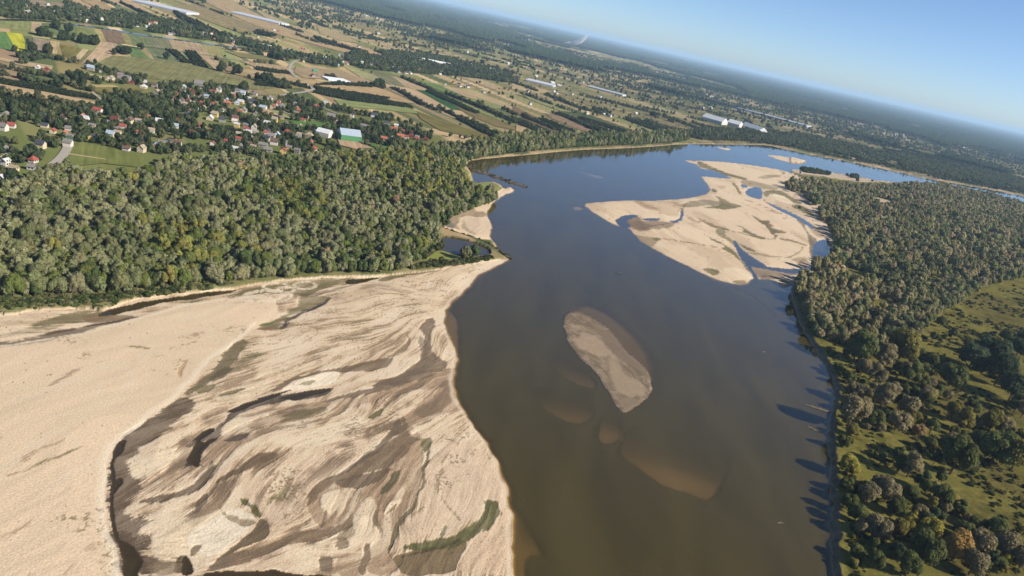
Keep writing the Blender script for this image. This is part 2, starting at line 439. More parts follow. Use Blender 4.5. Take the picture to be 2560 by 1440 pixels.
LAWN = A(104, 112, 66); FLOOR = A(108, 108, 68)
cn = C[kn].copy(); wn = np.zeros(len(kn))
x_, y_ = Pn[:, 0], Pn[:, 1]
n1 = fbm(x_ / 14, y_ / 14, 51, 4); n2 = fbm(x_ / 3.5, y_ / 3.5, 52, 3); n3 = fbm(x_ / 60, y_ / 60, 53, 3); n4 = fbm(x_ / 1.4, y_ / 1.4, 54, 2)
FOREST_L = G("""-200,760 0,752 100,748 250,742 420,726 520,718 640,706 760,704 860,690 960,688 1010,680 1060,652 1150,655 1200,645 1098,624 1103,598 1086,570 1105,560 1140,545 1180,528 1232,508 1240,500
 1215,488 1190,484 1165,480 1150,450 1150,425 1180,400 1300,384 1440,371 1600,364 1720,356 1700,340 1600,346 1500,350 1400,350 1300,354 1200,372 1100,376 1060,376 1000,384 920,394 860,402 800,408 700,412
 640,416 560,414 480,414 420,420 400,446 300,466 160,440 130,440 60,480 0,500 -200,540""", 1)
VILLAGE = [G(s, 1) for s in ("""200,165 330,190 440,205 560,225 640,240 720,240 800,270 900,280 1000,300 1080,330 1075,360 980,375 900,380 800,388 640,402 480,396 300,385 200,370 0,345 -80,330 -80,280 120,275 230,270 260,250 240,210""",
  "-80,350 120,350 175,340 170,372 130,424 60,462 0,482 -80,490", "-40,0 100,2 200,14 260,26 340,42 420,52 520,82 640,106 760,138 850,150 860,176 760,162 640,122 520,104 400,88 200,58 -40,46",
  "850,135 960,128 1060,140 1150,152 1300,196 1290,212 1180,196 1080,188 980,182 880,172")]
RIGHT_BANK = G("1980,700 2090,610 2085,575 2040,535 2030,500 1950,462 1975,440 2100,452 2200,462 2320,460 2440,482 2560,510 2900,620 2900,1800 2086,1800 2086,1440 2080,1230 2070,1100 2089,980 2060,907 2020,845 1995,790 1977,730", 1)
dFL = sdf(Pn, FOREST_L, 30.0)
cn = put(cn, sm(-6, 6, dFL), FLOOR)
for vp in VILLAGE + [G('-80,330 300,370 1100,330 1120,372 900,400 700,425 480,428 300,480 0,515 -80,520', 1)]:
    cn = put(cn, sm(-8, 8, sdf(Pn, vp, 30.0)) * .85, LAWN)
dRB = sdf(Pn, RIGHT_BANK, 40.0)
mead = A(162, 152, 80)[None] * (.6 + .7 * n1[:, None]) * (.7 + .6 * n2[:, None]) * (.7 + .6 * n4[:, None])
mead = put(mead, sm(.5, .66, n3) * .4, A(122, 106, 70)); mead = put(mead, sm(.56, .68, n1) * .6, A(152, 146, 74))
cn = np.where((dRB > -3)[:, None], mead, cn)
cn = put(cn, sm(.55, .8, fbm(x_ / 8, y_ / 8, 61, 4)) * (dRB > 0) * .5, A(70, 82, 40))
# shrub belt and grass in front of the left forest
belt = sm(0, 3, -sand_all) * sm(-34, -4, -(-sand_all)) * (d_sandl > -30) * (dFL < 12)
cn = put(cn, np.clip(belt, 0, 1), A(112, 118, 72))
cn = put(cn, np.clip(belt, 0, 1) * sm(.5, .6, n2), A(150, 142, 100))

# ---- sand
DRY = A(238, 213, 180, .54); PALE = A(246, 228, 200, .54); DAMP = A(200, 175, 142); MUD = A(154, 130, 104); DARK = A(96, 82, 66); OLIVE = A(122, 114, 74); GREEN = A(104, 116, 66); RUST = A(170, 138, 106)
isand = (sand_all > -1.5) | ((dw > -40) & (sand_all > -3)) | (dw > 0)
sc = np.tile(DRY, (len(kn), 1)) * (.93 + .14 * n3[:, None])
st = np.clip(.5 + .22 * L2 + .14 * L1 + .2 * L3, 0, 1)
# the delta: everything between the dune's edge and the river
DUNE = G("""-300,860 0,868 75,852 180,838 290,808 340,798 420,770 520,752 600,745 650,738 690,760 686,790 660,806 633,823 602,848 562,883 533,902 508,925 492,946 462,981 429,1004 394,1027 373,1046 346,1071
 317,1092 290,1117 275,1145 270,1170 269,1230 266,1267 269,1305 282,1337 292,1375 305,1412 310,1440 315,1800 -300,1800""", 1)
d_dune = sdf(Pw, DUNE, 40.0)
TOPSAND = G("905,722 930,708 960,702 1020,690 1100,682 1170,676 1235,660 1268,650 1225,672 1180,702 1150,735 1110,765 1060,790 1000,810 950,800 860,800 760,792 800,770 830,745 850,725", 1)
d_top = sdf(Pw, TOPSAND, 40.0)
delta = (d_dune < 0) & (d_sandl > 0)
dl = sm(0, 2, -d_dune) * (d_sandl > 0)
zrel = np.zeros(len(kn))
sc = put(sc, dl * .55 * (1 - .8 * sm(-1, 5, d_top)), A(224, 198, 166, .54))
md_ = dl * sm(.56, .70, st) * (1 - .75 * sm(-1, 5, d_top)); zrel -= .12 * md_
sc = put(sc, md_ * .75, DAMP)
md_ = dl * sm(.76, .90, st) * (1 - .8 * sm(-1, 5, d_top)); zrel -= .10 * md_
sc = put(sc, md_ * .6, MUD)
sc = put(sc, dl * sm(.42, .20, st) * .6, PALE)
fine = np.clip(.5 + .3 * L1 + .08 * L2, 0, 1); patch = sm(.42, .62, fbm(x_ / 22, y_ / 22, 66, 3))
sc = put(sc, dl * patch * sm(.76, .95, fine) * .35, A(150, 130, 98)); sc = put(sc, dl * patch * sm(.3, .1, fine) * .3, PALE)
sc = put(sc, sm(1.3, 2.5, L1) * (d_top > -3) * patch * .55, A(160, 142, 106))
def boxed(poly, far):
    lo, hi = poly.min(0) - far, poly.max(0) + far
    return np.nonzero((Pw[:, 0] > lo[0]) & (Pw[:, 0] < hi[0]) & (Pw[:, 1] > lo[1]) & (Pw[:, 1] < hi[1]))[0]
def lay(k, m, col, wet, dz=0.0):
    if dz: zrel[k] = zrel[k] * (1 - m) + m * dz * (1 + .3 * np.clip(L2[k], -1, 1))
    grain_ = 1 - m * .07 * np.clip(L1[k] + .5 * L2[k] + 2.2 * (n2[k] - .5), -2.5, 2.5)
    sc[k] = (sc[k] * (1 - m[:, None]) + np.asarray(col)[None] * m[:, None]) * grain_[:, None]
    wn[k] = np.maximum(wn[k], m * wet)
def shape(s, col, a=1.0, soft=.7, n=1, streak=None, wet=0.0, rag=0.0):
    """lay a patch of colour on the sand: outline, colour, strength, edge width in metres; wet patches lie a little lower"""
    poly = G(s, n); k = boxed(poly, 5.0); soft = soft * .65
    if len(k) == 0: return
    d = sdf(Pw[k], poly, 8.0)
    if rag: d = d + rag * (np.clip(L2[k], -2, 2) + .6 * np.clip(L1[k], -2, 2))
    m = sm(-soft, soft, d) * a
    if streak is None: streak = .10 if rag > .2 else 0.0
    if streak: m = m * (1 - streak * sm(.35, .75, 1 - st[k]))
    lay(k, m, col, wet, -.30 * float(sm(.40, .12, float(np.mean(col)))) or 1e-9)
def stroke(s, wid, col, a=1.0, soft=.5, rag=0.0, wet=0.0):
    ln_ = GL(s); k = boxed(ln_, wid + 5.0)
    if len(k) == 0: return
    d = wid - ldist(Pw[k], ln_, 20.0)
    if rag: d = d + rag * np.clip(L1[k] + L2[k], -3, 3)
    lay(k, sm(-soft, soft, d) * a, col, wet)
# creek behind the dune
shape("0,745 100,730 300,720 300,800 100,850 -200,880 -200,760", DRY, .6, 2)
shape("75,820 150,790 232,773 262,776 300,790 215,800 150,818 88,832 0,850 -100,860 -100,850 0,838", OLIVE, .8, 1.5, streak=.6, rag=.6)
shape("215,786 245,788 300,786 340,790 300,803 230,808 205,800", A(150,126,98), .9, 1.2, wet=.5)
shape("-100,895 0,872 100,858 180,841 292,811 338,797 250,808 200,819 125,832 75,845 0,857 -100,870", A(112,94,74), .9, 1.0, rag=.5, wet=.4)
stroke("0,858 75,846 125,833 200,821 300,803 335,796", 1.0, DARK, .9, .6, rag=.3, wet=.5)
shape("430,762 520,748 640,722 700,708 850,694 905,692 900,704 800,722 780,738 700,736 640,735 560,742 470,758", OLIVE, .85, 1.2, streak=.35, rag=.6)
shape("960,692 1030,684 1110,677 1080,682 1030,688 970,703 940,704", OLIVE, .9, .8)
shape("795,732 840,720 902,707 925,702 855,722 815,735 760,745 742,740", DARK, .8, .8, wet=.6, streak=.3)
for cx, cy_, rx, ry in ((690,718,34,9),(668,742,62,17),(664,742,50,13),(668,744,38,9),(762,715,30,10),(716,726,22,8),(640,748,40,10),(752,757,12,5)):
    for k in (0, 5):
        t = np.linspace(0, 6.2832, 40)
        ln = unp(cx + (rx - k) * np.cos(t), cy_ + (ry - k * .4) * np.sin(t))
        m = sm(.65, .25, ldist(Pn, ln, 5.0) + (n4 - .5) * .5) * .85
        sc = put(sc, m, PALE)
shape("745,742 790,738 828,742 800,764 760,782 735,785 700,806 690,820 660,826 640,822 690,800 720,780 750,765", OLIVE, .8, 1.0, rag=.5)
stroke("825,744 795,767 770,774 745,787 722,800 712,818 694,823", 1.3, DARK, .9, .6, rag=.2, wet=.6)
shape("645,812 685,803 682,809 655,817", GREEN, .9, .6); shape("640,822 690,818 705,822 670,828", A(150,112,86), .8, .7)
def vshape(s, *a_, **k_):
    q = pts(s); q = np.stack([240 + q[:, 0] * .928, 680 + q[:, 1] * .928], -1)
    shape(q, *a_, **k_)
CREAM = A(242, 222, 190, .55); SMOOTH = A(230, 204, 174, .54)
# smooth and pale dry ground of the delta
vshape("80,520 130,500 200,480 240,470 220,510 150,545 100,560 85,545", CREAM, .9, 1.0, rag=.6)
vshape("150,660 200,620 260,600 230,660 180,690 150,690", CREAM, .6, 1.0, rag=.6)
vshape("170,800 150,740 180,690 240,670 290,660 350,630 400,650 430,680 400,715 340,760 280,790 230,770", CREAM, .8, .8, rag=.4)
vshape("240,720 290,680 350,640 400,650 430,680 400,715 340,760 280,775", A(246, 232, 206, .56), .9, .6, rag=.3)
vshape("330,330 420,300 480,290 440,330 370,350 320,345", CREAM, .6, 1.0, rag=.6)
vshape("480,470 560,440 640,410 720,390 740,400 720,440 640,470 540,480", CREAM, .9, .8, rag=.4)
vshape("380,590 450,530 560,480 700,440 750,440 740,480 690,520 600,560 560,620 540,680 480,690 440,640", SMOOTH, .85, 1.0, rag=.3)
vshape("920,470 990,440 1050,500 1095,570 1108,620 1050,620 1000,680 900,710 830,735 805,755 820,700 870,640 890,560", SMOOTH, .85, 1.0, rag=.3)
vshape("560,800 520,770 600,720 690,690 700,660 730,640 760,680 740,720 700,740 660,760 640,760", CREAM, .75, .8, rag=.4)
vshape("360,780 440,750 520,740 560,800 400,805", SMOOTH, .7, 1.0, rag=.5)
vshape("975,819 985,770 1030,710 1080,670 1112,628 1125,720 1130,819", A(226, 198, 166, .54), .8, 1.0)
vshape("350,400 420,385 480,375 470,395 400,420 340,440", CREAM, .5, .8, rag=.6)
vshape("280,520 330,490 400,460 450,440 430,470 370,510 330,540 300,560", CREAM, .75, .7, rag=.5)
# damp grounds
DMP = A(182, 154, 124); MD = A(136, 115, 92); MK = A(110, 93, 74); BK = A(84, 73, 62)
vshape("600,350 520,372 440,395 380,415 330,440 280,500 250,560 280,540 340,500 400,465 470,435 540,415 620,390 700,368 760,348 830,330 900,320 960,290 975,260 940,262 860,290 760,325 680,340", DMP, .9, 1.0, rag=.8, streak=.35)
vshape("240,440 300,430 340,445 260,520 230,560 180,590 130,600 110,570 160,550 220,510", DMP, .7, 1.2, rag=.9, streak=.3)
vshape("830,400 870,440 880,470 878,540 865,620 820,655 790,720 800,775 822,800 740,819 730,760 760,700 740,650 690,690 640,690 590,690 570,640 575,600 620,570 690,540 760,480 800,430", DMP, .9, .7, streak=.2)
vshape("960,300 985,360 960,380 920,390 880,420 840,420 830,380 880,340 920,315", DMP, .8, 1.0, rag=.8, streak=.2)
vshape("310,790 400,745 500,715 600,690 660,690 600,720 500,750 420,775 350,800", DMP, .9, .7, rag=.3)
vshape("655,819 650,770 680,755 720,760 715,819", DMP, .7, .6)
# patchy damp ground between the channels, drawn out along the flow
WETZ = G([[240 + x * .928, 680 + y * .928] for x, y in ((60, 440), (200, 370), (350, 350), (600, 335), (850, 290), (975, 270), (965, 370), (850, 430), (720, 520), (590, 560), (520, 640), (330, 625), (250, 690), (140, 700), (60, 640))], 1)
wz = sm(-4, 8, sdf(Pn, WETZ, 20.0)); pt2 = fbm(x_ / 11, y_ / 11, 68, 3)
wv_ = .9 * L3 + .55 * L2 + .25 * L1 + 3.0 * (pt2 - .5)
md_ = wz * sm(.2, .7, wv_); zrel -= .10 * md_; sc = put(sc, md_ * .6, A(176, 150, 122))
md_ = wz * sm(1.0, 1.5, wv_); zrel -= .12 * md_; sc = put(sc, md_ * .75, A(134, 114, 92))
md_ = wz * sm(-.9, -1.4, wv_); sc = put(sc, md_ * .7, CREAM)
LOWZ = G([[240 + x * .928, 680 + y * .928] for x, y in ((560, 600), (700, 520), (880, 470), (870, 640), (800, 780), (560, 800), (320, 800), (450, 720))], 1)
lz = sm(-4, 8, sdf(Pn, LOWZ, 20.0))
md_ = lz * sm(.9, 1.5, wv_); zrel -= .10 * md_; sc = put(sc, md_ * .55, A(150, 128, 102)); sc = put(sc, lz * sm(-.8, -1.4, wv_) * .6, CREAM)
# mud of the channels
vshape("395,180 370,200 340,225 315,260 290,290 255,320 235,335 270,330 310,300 330,285 355,265 380,235 385,215 410,195", A(132, 118, 88), .95, .7, rag=.5)
vshape("330,262 350,255 370,262 345,290 318,302 305,298", A(112, 98, 76), .9, .8, rag=.4)
vshape("255,322 290,305 330,302 318,322 280,332", A(128, 118, 80), .85, .5, rag=.3)
vshape("340,328 400,312 408,320 370,330 330,334", A(134, 118, 88), .9, .4, rag=.3)
vshape("235,340 200,355 160,385 120,410 80,440 55,470 45,500 60,505 90,490 110,475 140,462 180,440 210,420 235,395 265,380 270,360", MK, .92, .7, rag=.6, wet=.2)
vshape("45,500 40,540 36,600 38,660 55,700 72,740 88,780 100,819 160,819 200,800 250,790 235,770 200,775 150,765 120,750 150,735 130,700 140,680 172,668 130,660 100,668 78,640 90,612 132,592 120,562 88,540 100,500 130,480 90,470", A(118, 100, 80), .95, .6, rag=.7, wet=.35)
vshape("46,505 38,560 40,620 44,690 70,745 95,800 120,819 60,819 40,700 30,600 36,520", A(92, 78, 62), .8, .8, rag=.6, wet=.5)
vshape("60,690 110,700 140,740 130,770 160,819 100,819 70,750", A(100, 84, 66), .8, .8, rag=1.0, wet=.4)
vshape("870,150 885,185 880,230 850,262 790,292 700,322 640,337 600,352 660,347 740,332 820,307 890,287 930,262 950,245 925,236 905,215 900,175 915,130 900,125", MD, .95, .6, rag=.45, wet=.2)
vshape("700,322 790,292 850,264 900,250 880,275 820,298 740,325", A(132, 114, 94), .8, .8, rag=.6, wet=.3)
vshape("860,170 880,230 850,262 870,262 900,240 893,190", A(134, 116, 94), .7, .7, rag=.4)
vshape("800,230 760,235 700,250 640,262 560,280 500,300 455,322 490,322 540,300 600,278 660,270 720,275 780,262 805,245", A(132, 113, 89), .95, .6, rag=.45)
vshape("835,165 838,195 810,215 775,232 800,232 830,215 845,195", A(156, 134, 106), .9, .5, rag=.3)
vshape("490,320 540,290 610,274 665,271 640,300 580,315 520,322", A(246, 230, 202, .56), .95, .5)
vshape("540,305 580,290 600,293 590,305 550,312", A(124, 120, 80), .8, .5, rag=.4)
vshape("640,310 590,318 540,325 490,332 440,340 400,355 370,375 350,395 338,418 365,402 400,377 440,361 500,346 560,345 612,336", BK, .92, .5, rag=.25, wet=.5)
vshape("350,395 318,425 300,438 300,425 262,455 240,470 262,470 290,455 325,446 345,425", A(84, 74, 64), .85, .5, rag=.3, wet=.4)
vshape("325,448 290,455 268,470 258,500 236,527 222,535 262,518 282,500 292,475", A(76, 70, 64), .95, .4, rag=.2, wet=.5)
vshape("420,433 380,438 328,456 360,456 405,448", A(100, 88, 76), .9, .4, rag=.2, wet=.3)
vshape("625,362 560,374 520,385 488,402 520,412 570,396 622,381", A(136, 122, 90), .9, .5, rag=.5)
vshape("430,420 500,410 560,405 620,392 560,420 480,435 420,440", A(150, 130, 106), .7, .6, rag=.8)
vshape("480,483 430,490 390,520 350,545 318,572 350,562 400,537 450,512 482,500", A(122, 102, 80), .92, .5, rag=.35)
vshape("318,495 290,530 260,570 230,590 180,605 130,615 98,626 150,630 210,614 260,597 290,572 312,542", A(112, 95, 76), .92, .5, rag=.4)
vshape("300,588 270,620 232,668 250,662 280,637 302,610", A(118, 102, 84), .92, .4, rag=.25)
vshape("820,385 832,415 805,450 765,472 722,502 682,532 640,550 600,568 572,600 568,640 590,622 620,592 660,566 700,560 740,540 790,530 832,500 850,462 880,455 845,442 838,415", A(132, 111, 88), .92, .5, rag=.4)
vshape("815,395 790,440 745,478 690,522 640,548 606,564 650,556 700,532 760,490 808,446 826,420", A(118, 102, 84), .9, .4, rag=.3)
vshape("690,552 650,562 640,575 690,590 740,572 790,545 805,528 760,535 730,545", A(118, 99, 79), .92, .4, rag=.25)
vshape("906,448 890,480 878,530 872,580 862,620 830,650 800,690 788,730 790,775 800,735 815,692 850,652 872,620 882,570 890,520 902,480", A(122, 108, 80), .9, .35, rag=.2)
vshape("868,455 912,446 898,475 885,498 878,475", A(108, 106, 66), .85, .4, rag=.4)
vshape("798,540 832,530 820,550 800,578 772,602 768,592 788,565", A(106, 100, 70), .9, .35, rag=.35)
vshape("725,395 780,362 770,387 735,403", A(122, 112, 72), .95, .4, rag=.2)
vshape("840,430 900,400 952,375 930,395 880,425 850,445", CREAM, .9, .5, rag=.2)
vshape("608,605 640,588 668,590 645,625 622,662 608,640", CREAM, .9, .4, rag=.25)
vshape("612,640 625,640 615,680 602,690", A(132, 112, 90), .85, .4, rag=.2)
vshape("780,632 832,606 806,640 778,662", CREAM, .9, .4); vshape("790,640 815,622 800,645 780,658", A(150, 130, 100), .8, .4)
vshape("690,665 720,615 745,605 755,640 735,690 700,700", CREAM, .75, .6, rag=.3)
vshape("752,655 765,640 775,690 760,730 752,690", A(148, 128, 102), .8, .5, rag=.3)
vshape("700,640 680,660 650,682 600,692 560,702 500,722 440,742 400,752 360,762 310,790 280,812 330,803 400,782 470,757 540,737 610,717 662,700 692,676", A(134, 113, 90), .88, .5, rag=.35)
vshape("440,665 465,680 474,706 452,726 410,737 340,770 290,800 330,768 380,738 400,720 425,700 430,680", A(116, 100, 76), .95, .4, rag=.12, wet=.3)
vshape("380,605 405,640 435,668 442,660 415,622", A(96, 98, 58), .9, .4, rag=.25); vshape("330,625 345,655 400,670 440,680 400,690 350,672 325,640", A(166, 142, 112), .8, .5, rag=.25)
vshape("480,600 520,580 500,610 450,640 470,610", A(150, 146, 98), .5, .8, rag=.6)
vshape("598,768 640,764 646,808 600,808", A(140, 120, 98), .92, .4, rag=.12); vshape("640,720 660,715 680,735 660,755 640,745", A(144, 124, 98), .8, .5, rag=.4)
vshape("728,728 742,758 727,812 710,812 717,760", A(140, 120, 96), .9, .4, rag=.12); vshape("268,740 287,738 272,764 254,776 256,755", A(140, 120, 96), .9, .35, rag=.1)
vshape("300,792 330,770 360,768 340,800 290,812", A(138, 120, 98), .9, .4)
vshape("225,765 250,768 270,812 200,819 215,790", A(98, 82, 52), .9, .5, wet=.4); vshape("160,775 220,775 215,819 160,819", A(150, 130, 104), .8, .7)
vshape("800,770 850,755 920,735 985,718 1000,740 975,770 970,819 820,819 808,790", A(134, 114, 84), .95, .4, wet=.3)
vshape("1040,615 1088,624 1086,662 1050,702 990,737 930,748 870,756 828,746 838,734 900,726 960,716 1000,690 1040,662 1056,640", A(104, 104, 62), .92, .5, rag=.35)
vshape("815,775 880,752 960,728 990,715 960,735 890,760", A(92, 80, 58), .8, .4, rag=.2)
vshape("940,680 950,690 935,720 925,722", A(112, 112, 70), .8, .4, rag=.3)
# thin dark and olive threads left by the falling water
thr = sm(1.1, 2.2, L1 + .35 * L2) * dl * patch
sc = put(sc, thr * .4, A(140, 124, 92))
UPZ = G([[240 + x * .928, 680 + y * .928] for x, y in ((420, 170), (560, 100), (700, 60), (860, 60), (900, 110), (850, 170), (760, 220), (600, 270), (460, 300), (360, 300), (370, 240))], 1)
up_ = sm(-3, 6, sdf(Pn, UPZ, 20.0))
sc = put(sc, up_ * sm(.7, 1.6, L1 + .5 * L2) * .6, A(156, 138, 100)); sc = put(sc, up_ * sm(-.8, -1.6, L1) * .5, CREAM)
GRZ = sm(-3, 5, sdf(Pn, G([[240 + x * .928, 680 + y * .928] for x, y in ((360, 215), (420, 190), (470, 200), (450, 250), (380, 290), (345, 270))], 1), 20.0))
sc = put(sc, GRZ * sm(.3, 1.2, L1) * .7, A(112, 116, 76))
# the dune's sunlit lip, its brightness painted into the sand colour
sc = put(sc, sm(0, .6, d_dune) * sm(4.2, 1.4, d_dune) * .75 * (px_of(Pn)[:, 0] < 640), A(248, 232, 204, .56))
stroke("1170,1085 1120,1140 1097,1170 1098,1240 1110,1265 1150,1305", .5, A(150,136,100), .7, .4, rag=.25)
stroke("1060,1270 1030,1290 1010,1315", .4, A(150,136,100), .7, .3, rag=.2)
# shore line: a bright dry lip, then a thin damp edge
lip = (d_sandl > 0) & (dw > -60)
sc = put(sc, lip * sm(3.4, 1.6, -dw) * sm(.5, 1.1, -dw) * .7, A(246, 226, 196))
sc = put(sc, sm(1.1, .0, -dw) * (dw <= 0) * .6, A(176, 146, 112))
# tyre tracks over the dune
for s in ("60,980 140,960 230,950 255,970 250,1000 200,1030 120,1050", "240,925 310,915 340,945 335,985", "430,790 500,800 530,830 540,855", "420,790 520,785 570,800 580,840", "150,1085 185,1100 190,1125 150,1145",
          "30,1010 150,975 300,900", "60,1120 240,1030 330,960", "0,1180 60,1140 110,1105", "580,760 500,790 380,830 250,870", "100,1240 150,1200 250,1150", "300,880 400,850 520,820", "350,910 352,890 420,875"):
    for off in (-.9, .9):
        ln = GL(s, 3); nrm = np.stack([-np.gradient(ln[:, 1]), np.gradient(ln[:, 0])], -1); nrm /= np.linalg.norm(nrm, axis=1)[:, None] + 1e-9
        sc = put(sc, sm(.5, .15, ldist(Pn, ln + nrm * off, 4.0)) * .5 * (d_dune > 0), A(246, 230, 206))
# wrack lines and small plants on the dry sand
pl = sm(.60, .74, fbm(x_ / 5.5, y_ / 5.5, 71, 2)) * sm(.5, .6, fbm(x_ / 42, y_ / 42, 72, 3)) * sm(.50, .60, n4)
sc = put(sc, pl * (d_dune > 2) * .65, A(172, 142, 108))
SPECK = [G(s, 1) for s in ("110,1400 160,1250 250,1250 265,1330 300,1420 250,1440 100,1440", "400,880 470,850 470,930 440,960 390,960 380,920", "110,830 200,850 230,862 180,865 120,848", "150,900 280,900 290,880 240,880",
          "850,1040 1000,1020 1010,1060 900,1120 800,1120", "1080,1110 1180,1060 1200,1140 1120,1240 1080,1220", "1000,700 1130,700 1120,760 1060,790 1000,780", "640,1200 760,1150 780,1230 740,1300 660,1320")]
d_sp = np.maximum.reduce([sdf(Pn, s, 20.0) for s in SPECK])
pl2 = sm(-4, 4, d_sp) * sm(.60, .66, fbm(x_ / .9, y_ / .9, 73, 2)) * sm(.42, .6, fbm(x_ / 7, y_ / 7, 74, 2))
sc = put(sc, pl2 * .8, A(140, 120, 88))
stroke("20,1190 80,1172 140,1150 200,1122 228,1117", .55, A(146,128,88), .9, .6, rag=.4)
stroke("60,1150 110,1120 160,1105", .5, A(190,160,124), .8, .6, rag=.6)
stroke("0,1345 40,1325 70,1305", .35, A(190,162,126), .7, .5, rag=.5); stroke("130,965 180,935 220,912 280,900", .4, A(170,142,112), .7, .5, rag=.6)
shape("440,935 458,905 470,895 470,905 455,930 445,950", A(206,170,124), .8, .5, rag=.3)
stroke("460,866 490,860 510,865", .5, A(120,106,80), .8, .5, rag=.5); stroke("305,868 360,873 375,876", .35, A(160,136,104), .8, .5, rag=.4)
# the big dry bars on the island
isl_m = (d_isl > -1)
ist = np.clip(.5 + .25 * L3 + .15 * L2, 0, 1)
sc = put(sc, isl_m * sm(.62, .85, ist) * .45, A(206, 180, 146)); sc = put(sc, isl_m * sm(1.1, 2.0, L1 + .4 * L2) * .4, A(176, 154, 116)); sc = put(sc, isl_m * sm(-.6, -1.5, L2) * .4, CREAM)
def ishape(*a, **k): shape(*a, **k)
ishape("1577,500 1640,502 1705,508 1704,530 1690,545 1655,536 1640,528 1605,520", A(196,168,134), .9, 1.5, streak=.5, rag=.9)
ishape("1540,552 1570,556 1630,551 1692,556 1705,540 1712,535 1700,562 1640,575 1600,580 1585,574 1572,570", A(170,146,118), .9, 1.5, rag=1.0, wet=.3)
ishape("1575,546 1600,541 1605,556 1640,566 1617,576 1587,573 1572,562", A(136,114,92), .8, 1.5, rag=.6, wet=.3)
def iv(s, *a_, **k_):
    q = pts(s); shape(np.stack([1700 + q[:, 0] / 4, 380 + q[:, 1] / 4], -1), *a_, **k_)
OL = A(124, 116, 74)
iv("600,290 700,280 900,330 1000,360 960,385 820,370 740,345 690,350 620,320", A(170, 152, 118), .8, 1.4, rag=.7)
iv("180,85 300,145 420,195 520,228 690,272 660,288 520,255 420,225 300,190 200,155 165,118", OL, .95, .8, rag=.25)
iv("10,72 165,82 170,100 120,98", DAMP, .9, 1.5); iv("190,150 260,170 340,188 290,192 210,175", CREAM, .9, .8)
iv("0,545 60,510 130,485 250,480 330,490 420,510 400,530 300,540 150,555 40,560", A(160, 146, 118), .9, 1.2, rag=.9)
iv("330,430 430,470 500,510 630,548 560,562 470,580 330,570 200,560 300,545 380,540 420,520 380,480", OL, .9, .8, rag=.45)
iv("160,660 230,690 330,730 430,760 500,785 470,790 400,765 330,765 250,715", A(158, 134, 102), .95, .7, rag=.3)
iv("50,640 130,670 230,725 150,712 80,672", A(196, 164, 128), .9, .9, rag=.4)
iv("540,730 600,745 650,770 700,805 780,840 870,872 820,885 720,850 660,815 610,802 640,790 620,762", A(122, 114, 72), .92, .6, rag=.25)
iv("720,640 760,655 800,690 850,690 890,685 900,705 870,715 930,740 900,760 960,775 1030,785 1080,825 1010,815 950,812 930,840 900,800 870,760 850,735 800,715 760,680", A(128, 114, 78), .95, .6, rag=.3)
iv("870,715 930,735 945,750 890,755", A(160, 128, 96), .9, .6, rag=.3)
iv("850,580 940,595 1040,630 950,615 880,600", A(196, 164, 128), .8, .7, rag=.5); iv("1000,660 1060,655 1090,670 1040,680", A(190, 160, 124), .7, .7, rag=.5)
iv("250,820 300,860 360,890 430,920 470,950 540,990 590,1050 640,1110 690,1180 725,1250 700,1240 650,1150 600,1090 540,1040 480,1000 400,970 450,955 430,935 350,905 290,870", A(128, 120, 80), .92, .6, rag=.35)
iv("350,810 370,780 420,770 450,800 430,830 460,860 520,880 560,905 570,945 540,940 500,900 440,870 390,850", A(162, 150, 112), .9, .7, rag=.3)
iv("375,795 410,780 440,800 410,830 380,820", A(176, 162, 132), .8, .6)
iv("590,910 650,945 700,965 760,1003 700,988 640,965", A(116, 110, 70), .9, .6, rag=.25)
iv("200,1165 330,1175 400,1190 350,1240 300,1225", OL, .9, .7, rag=.4); iv("420,1165 560,1158 700,1200 730,1260 690,1290 620,1270 480,1240 430,1200", CREAM, .7, .8, rag=.5)
iv("500,1290 600,1280 690,1300 610,1335 540,1320", A(136, 124, 80), .8, .6, rag=.5)
iv("0,898 120,912 250,930 350,955 400,975 330,952 220,930 100,920 0,910", A(184, 152, 120), .8, .6)
iv("960,858 1080,876 1200,905 1285,935 1260,945 1150,908 1040,888", A(152, 136, 98), .9, .6, rag=.3)
iv("1000,1060 1080,1050 1160,1010 1230,950 1240,960 1170,1030 1100,1070", A(164, 150, 112), .85, .7, rag=.3)
iv("610,1000 760,1010 900,1040 1040,1050 1000,1062 880,1052 740,1028", A(176, 156, 122), .8, .7, rag=.3)
iv("1080,1080 1160,1060 1230,1040 1290,1070 1300,1130 1220,1130 1160,1160 1170,1100", A(172, 150, 120), .8, 1.2, rag=.9); iv("1180,1080 1250,1060 1280,1100 1220,1110 1190,1140", A(146, 126, 100), .7, 1.0, rag=.7)
iv("1150,668 1210,690 1260,720 1250,770 1300,830 1385,880 1335,965 1320,1060 1290,1000 1290,900 1275,840 1235,760 1185,710", A(128, 112, 86), .92, 1.0, rag=.4, wet=.35)
iv("1255,730 1340,740 1460,830 1420,870 1330,830", A(176, 154, 126), .8, 1.2, rag=.6)
iv("820,388 1000,383 1060,418 1130,470 1215,505 1205,528 1150,520 1060,470 1000,432 900,420 880,450 840,450", A(128, 120, 78), .9, .9, rag=.4)
iv("900,430 1010,430 1100,480 1140,525 1060,525 960,480", CREAM, .9, .8, rag=.2)
iv("1090,540 1200,528 1345,620 1335,662 1200,592", A(120, 114, 70), .92, .8, rag=.3)
iv("830,480 880,508 1000,560 1250,680 1400,780 1445,835 1380,805 1230,705 980,575 850,510", A(150, 138, 116), .85, 1.0, wet=.4)
iv("525,300 560,330 600,390 620,430 590,420 560,370 522,320", OL, .9, .7, rag=.2); iv("300,368 345,370 388,402 330,412", OL, .9, .6)
iv("340,320 420,340 470,350 440,372 400,375 370,350", A(206, 172, 140), .8, 1.0, rag=.4)
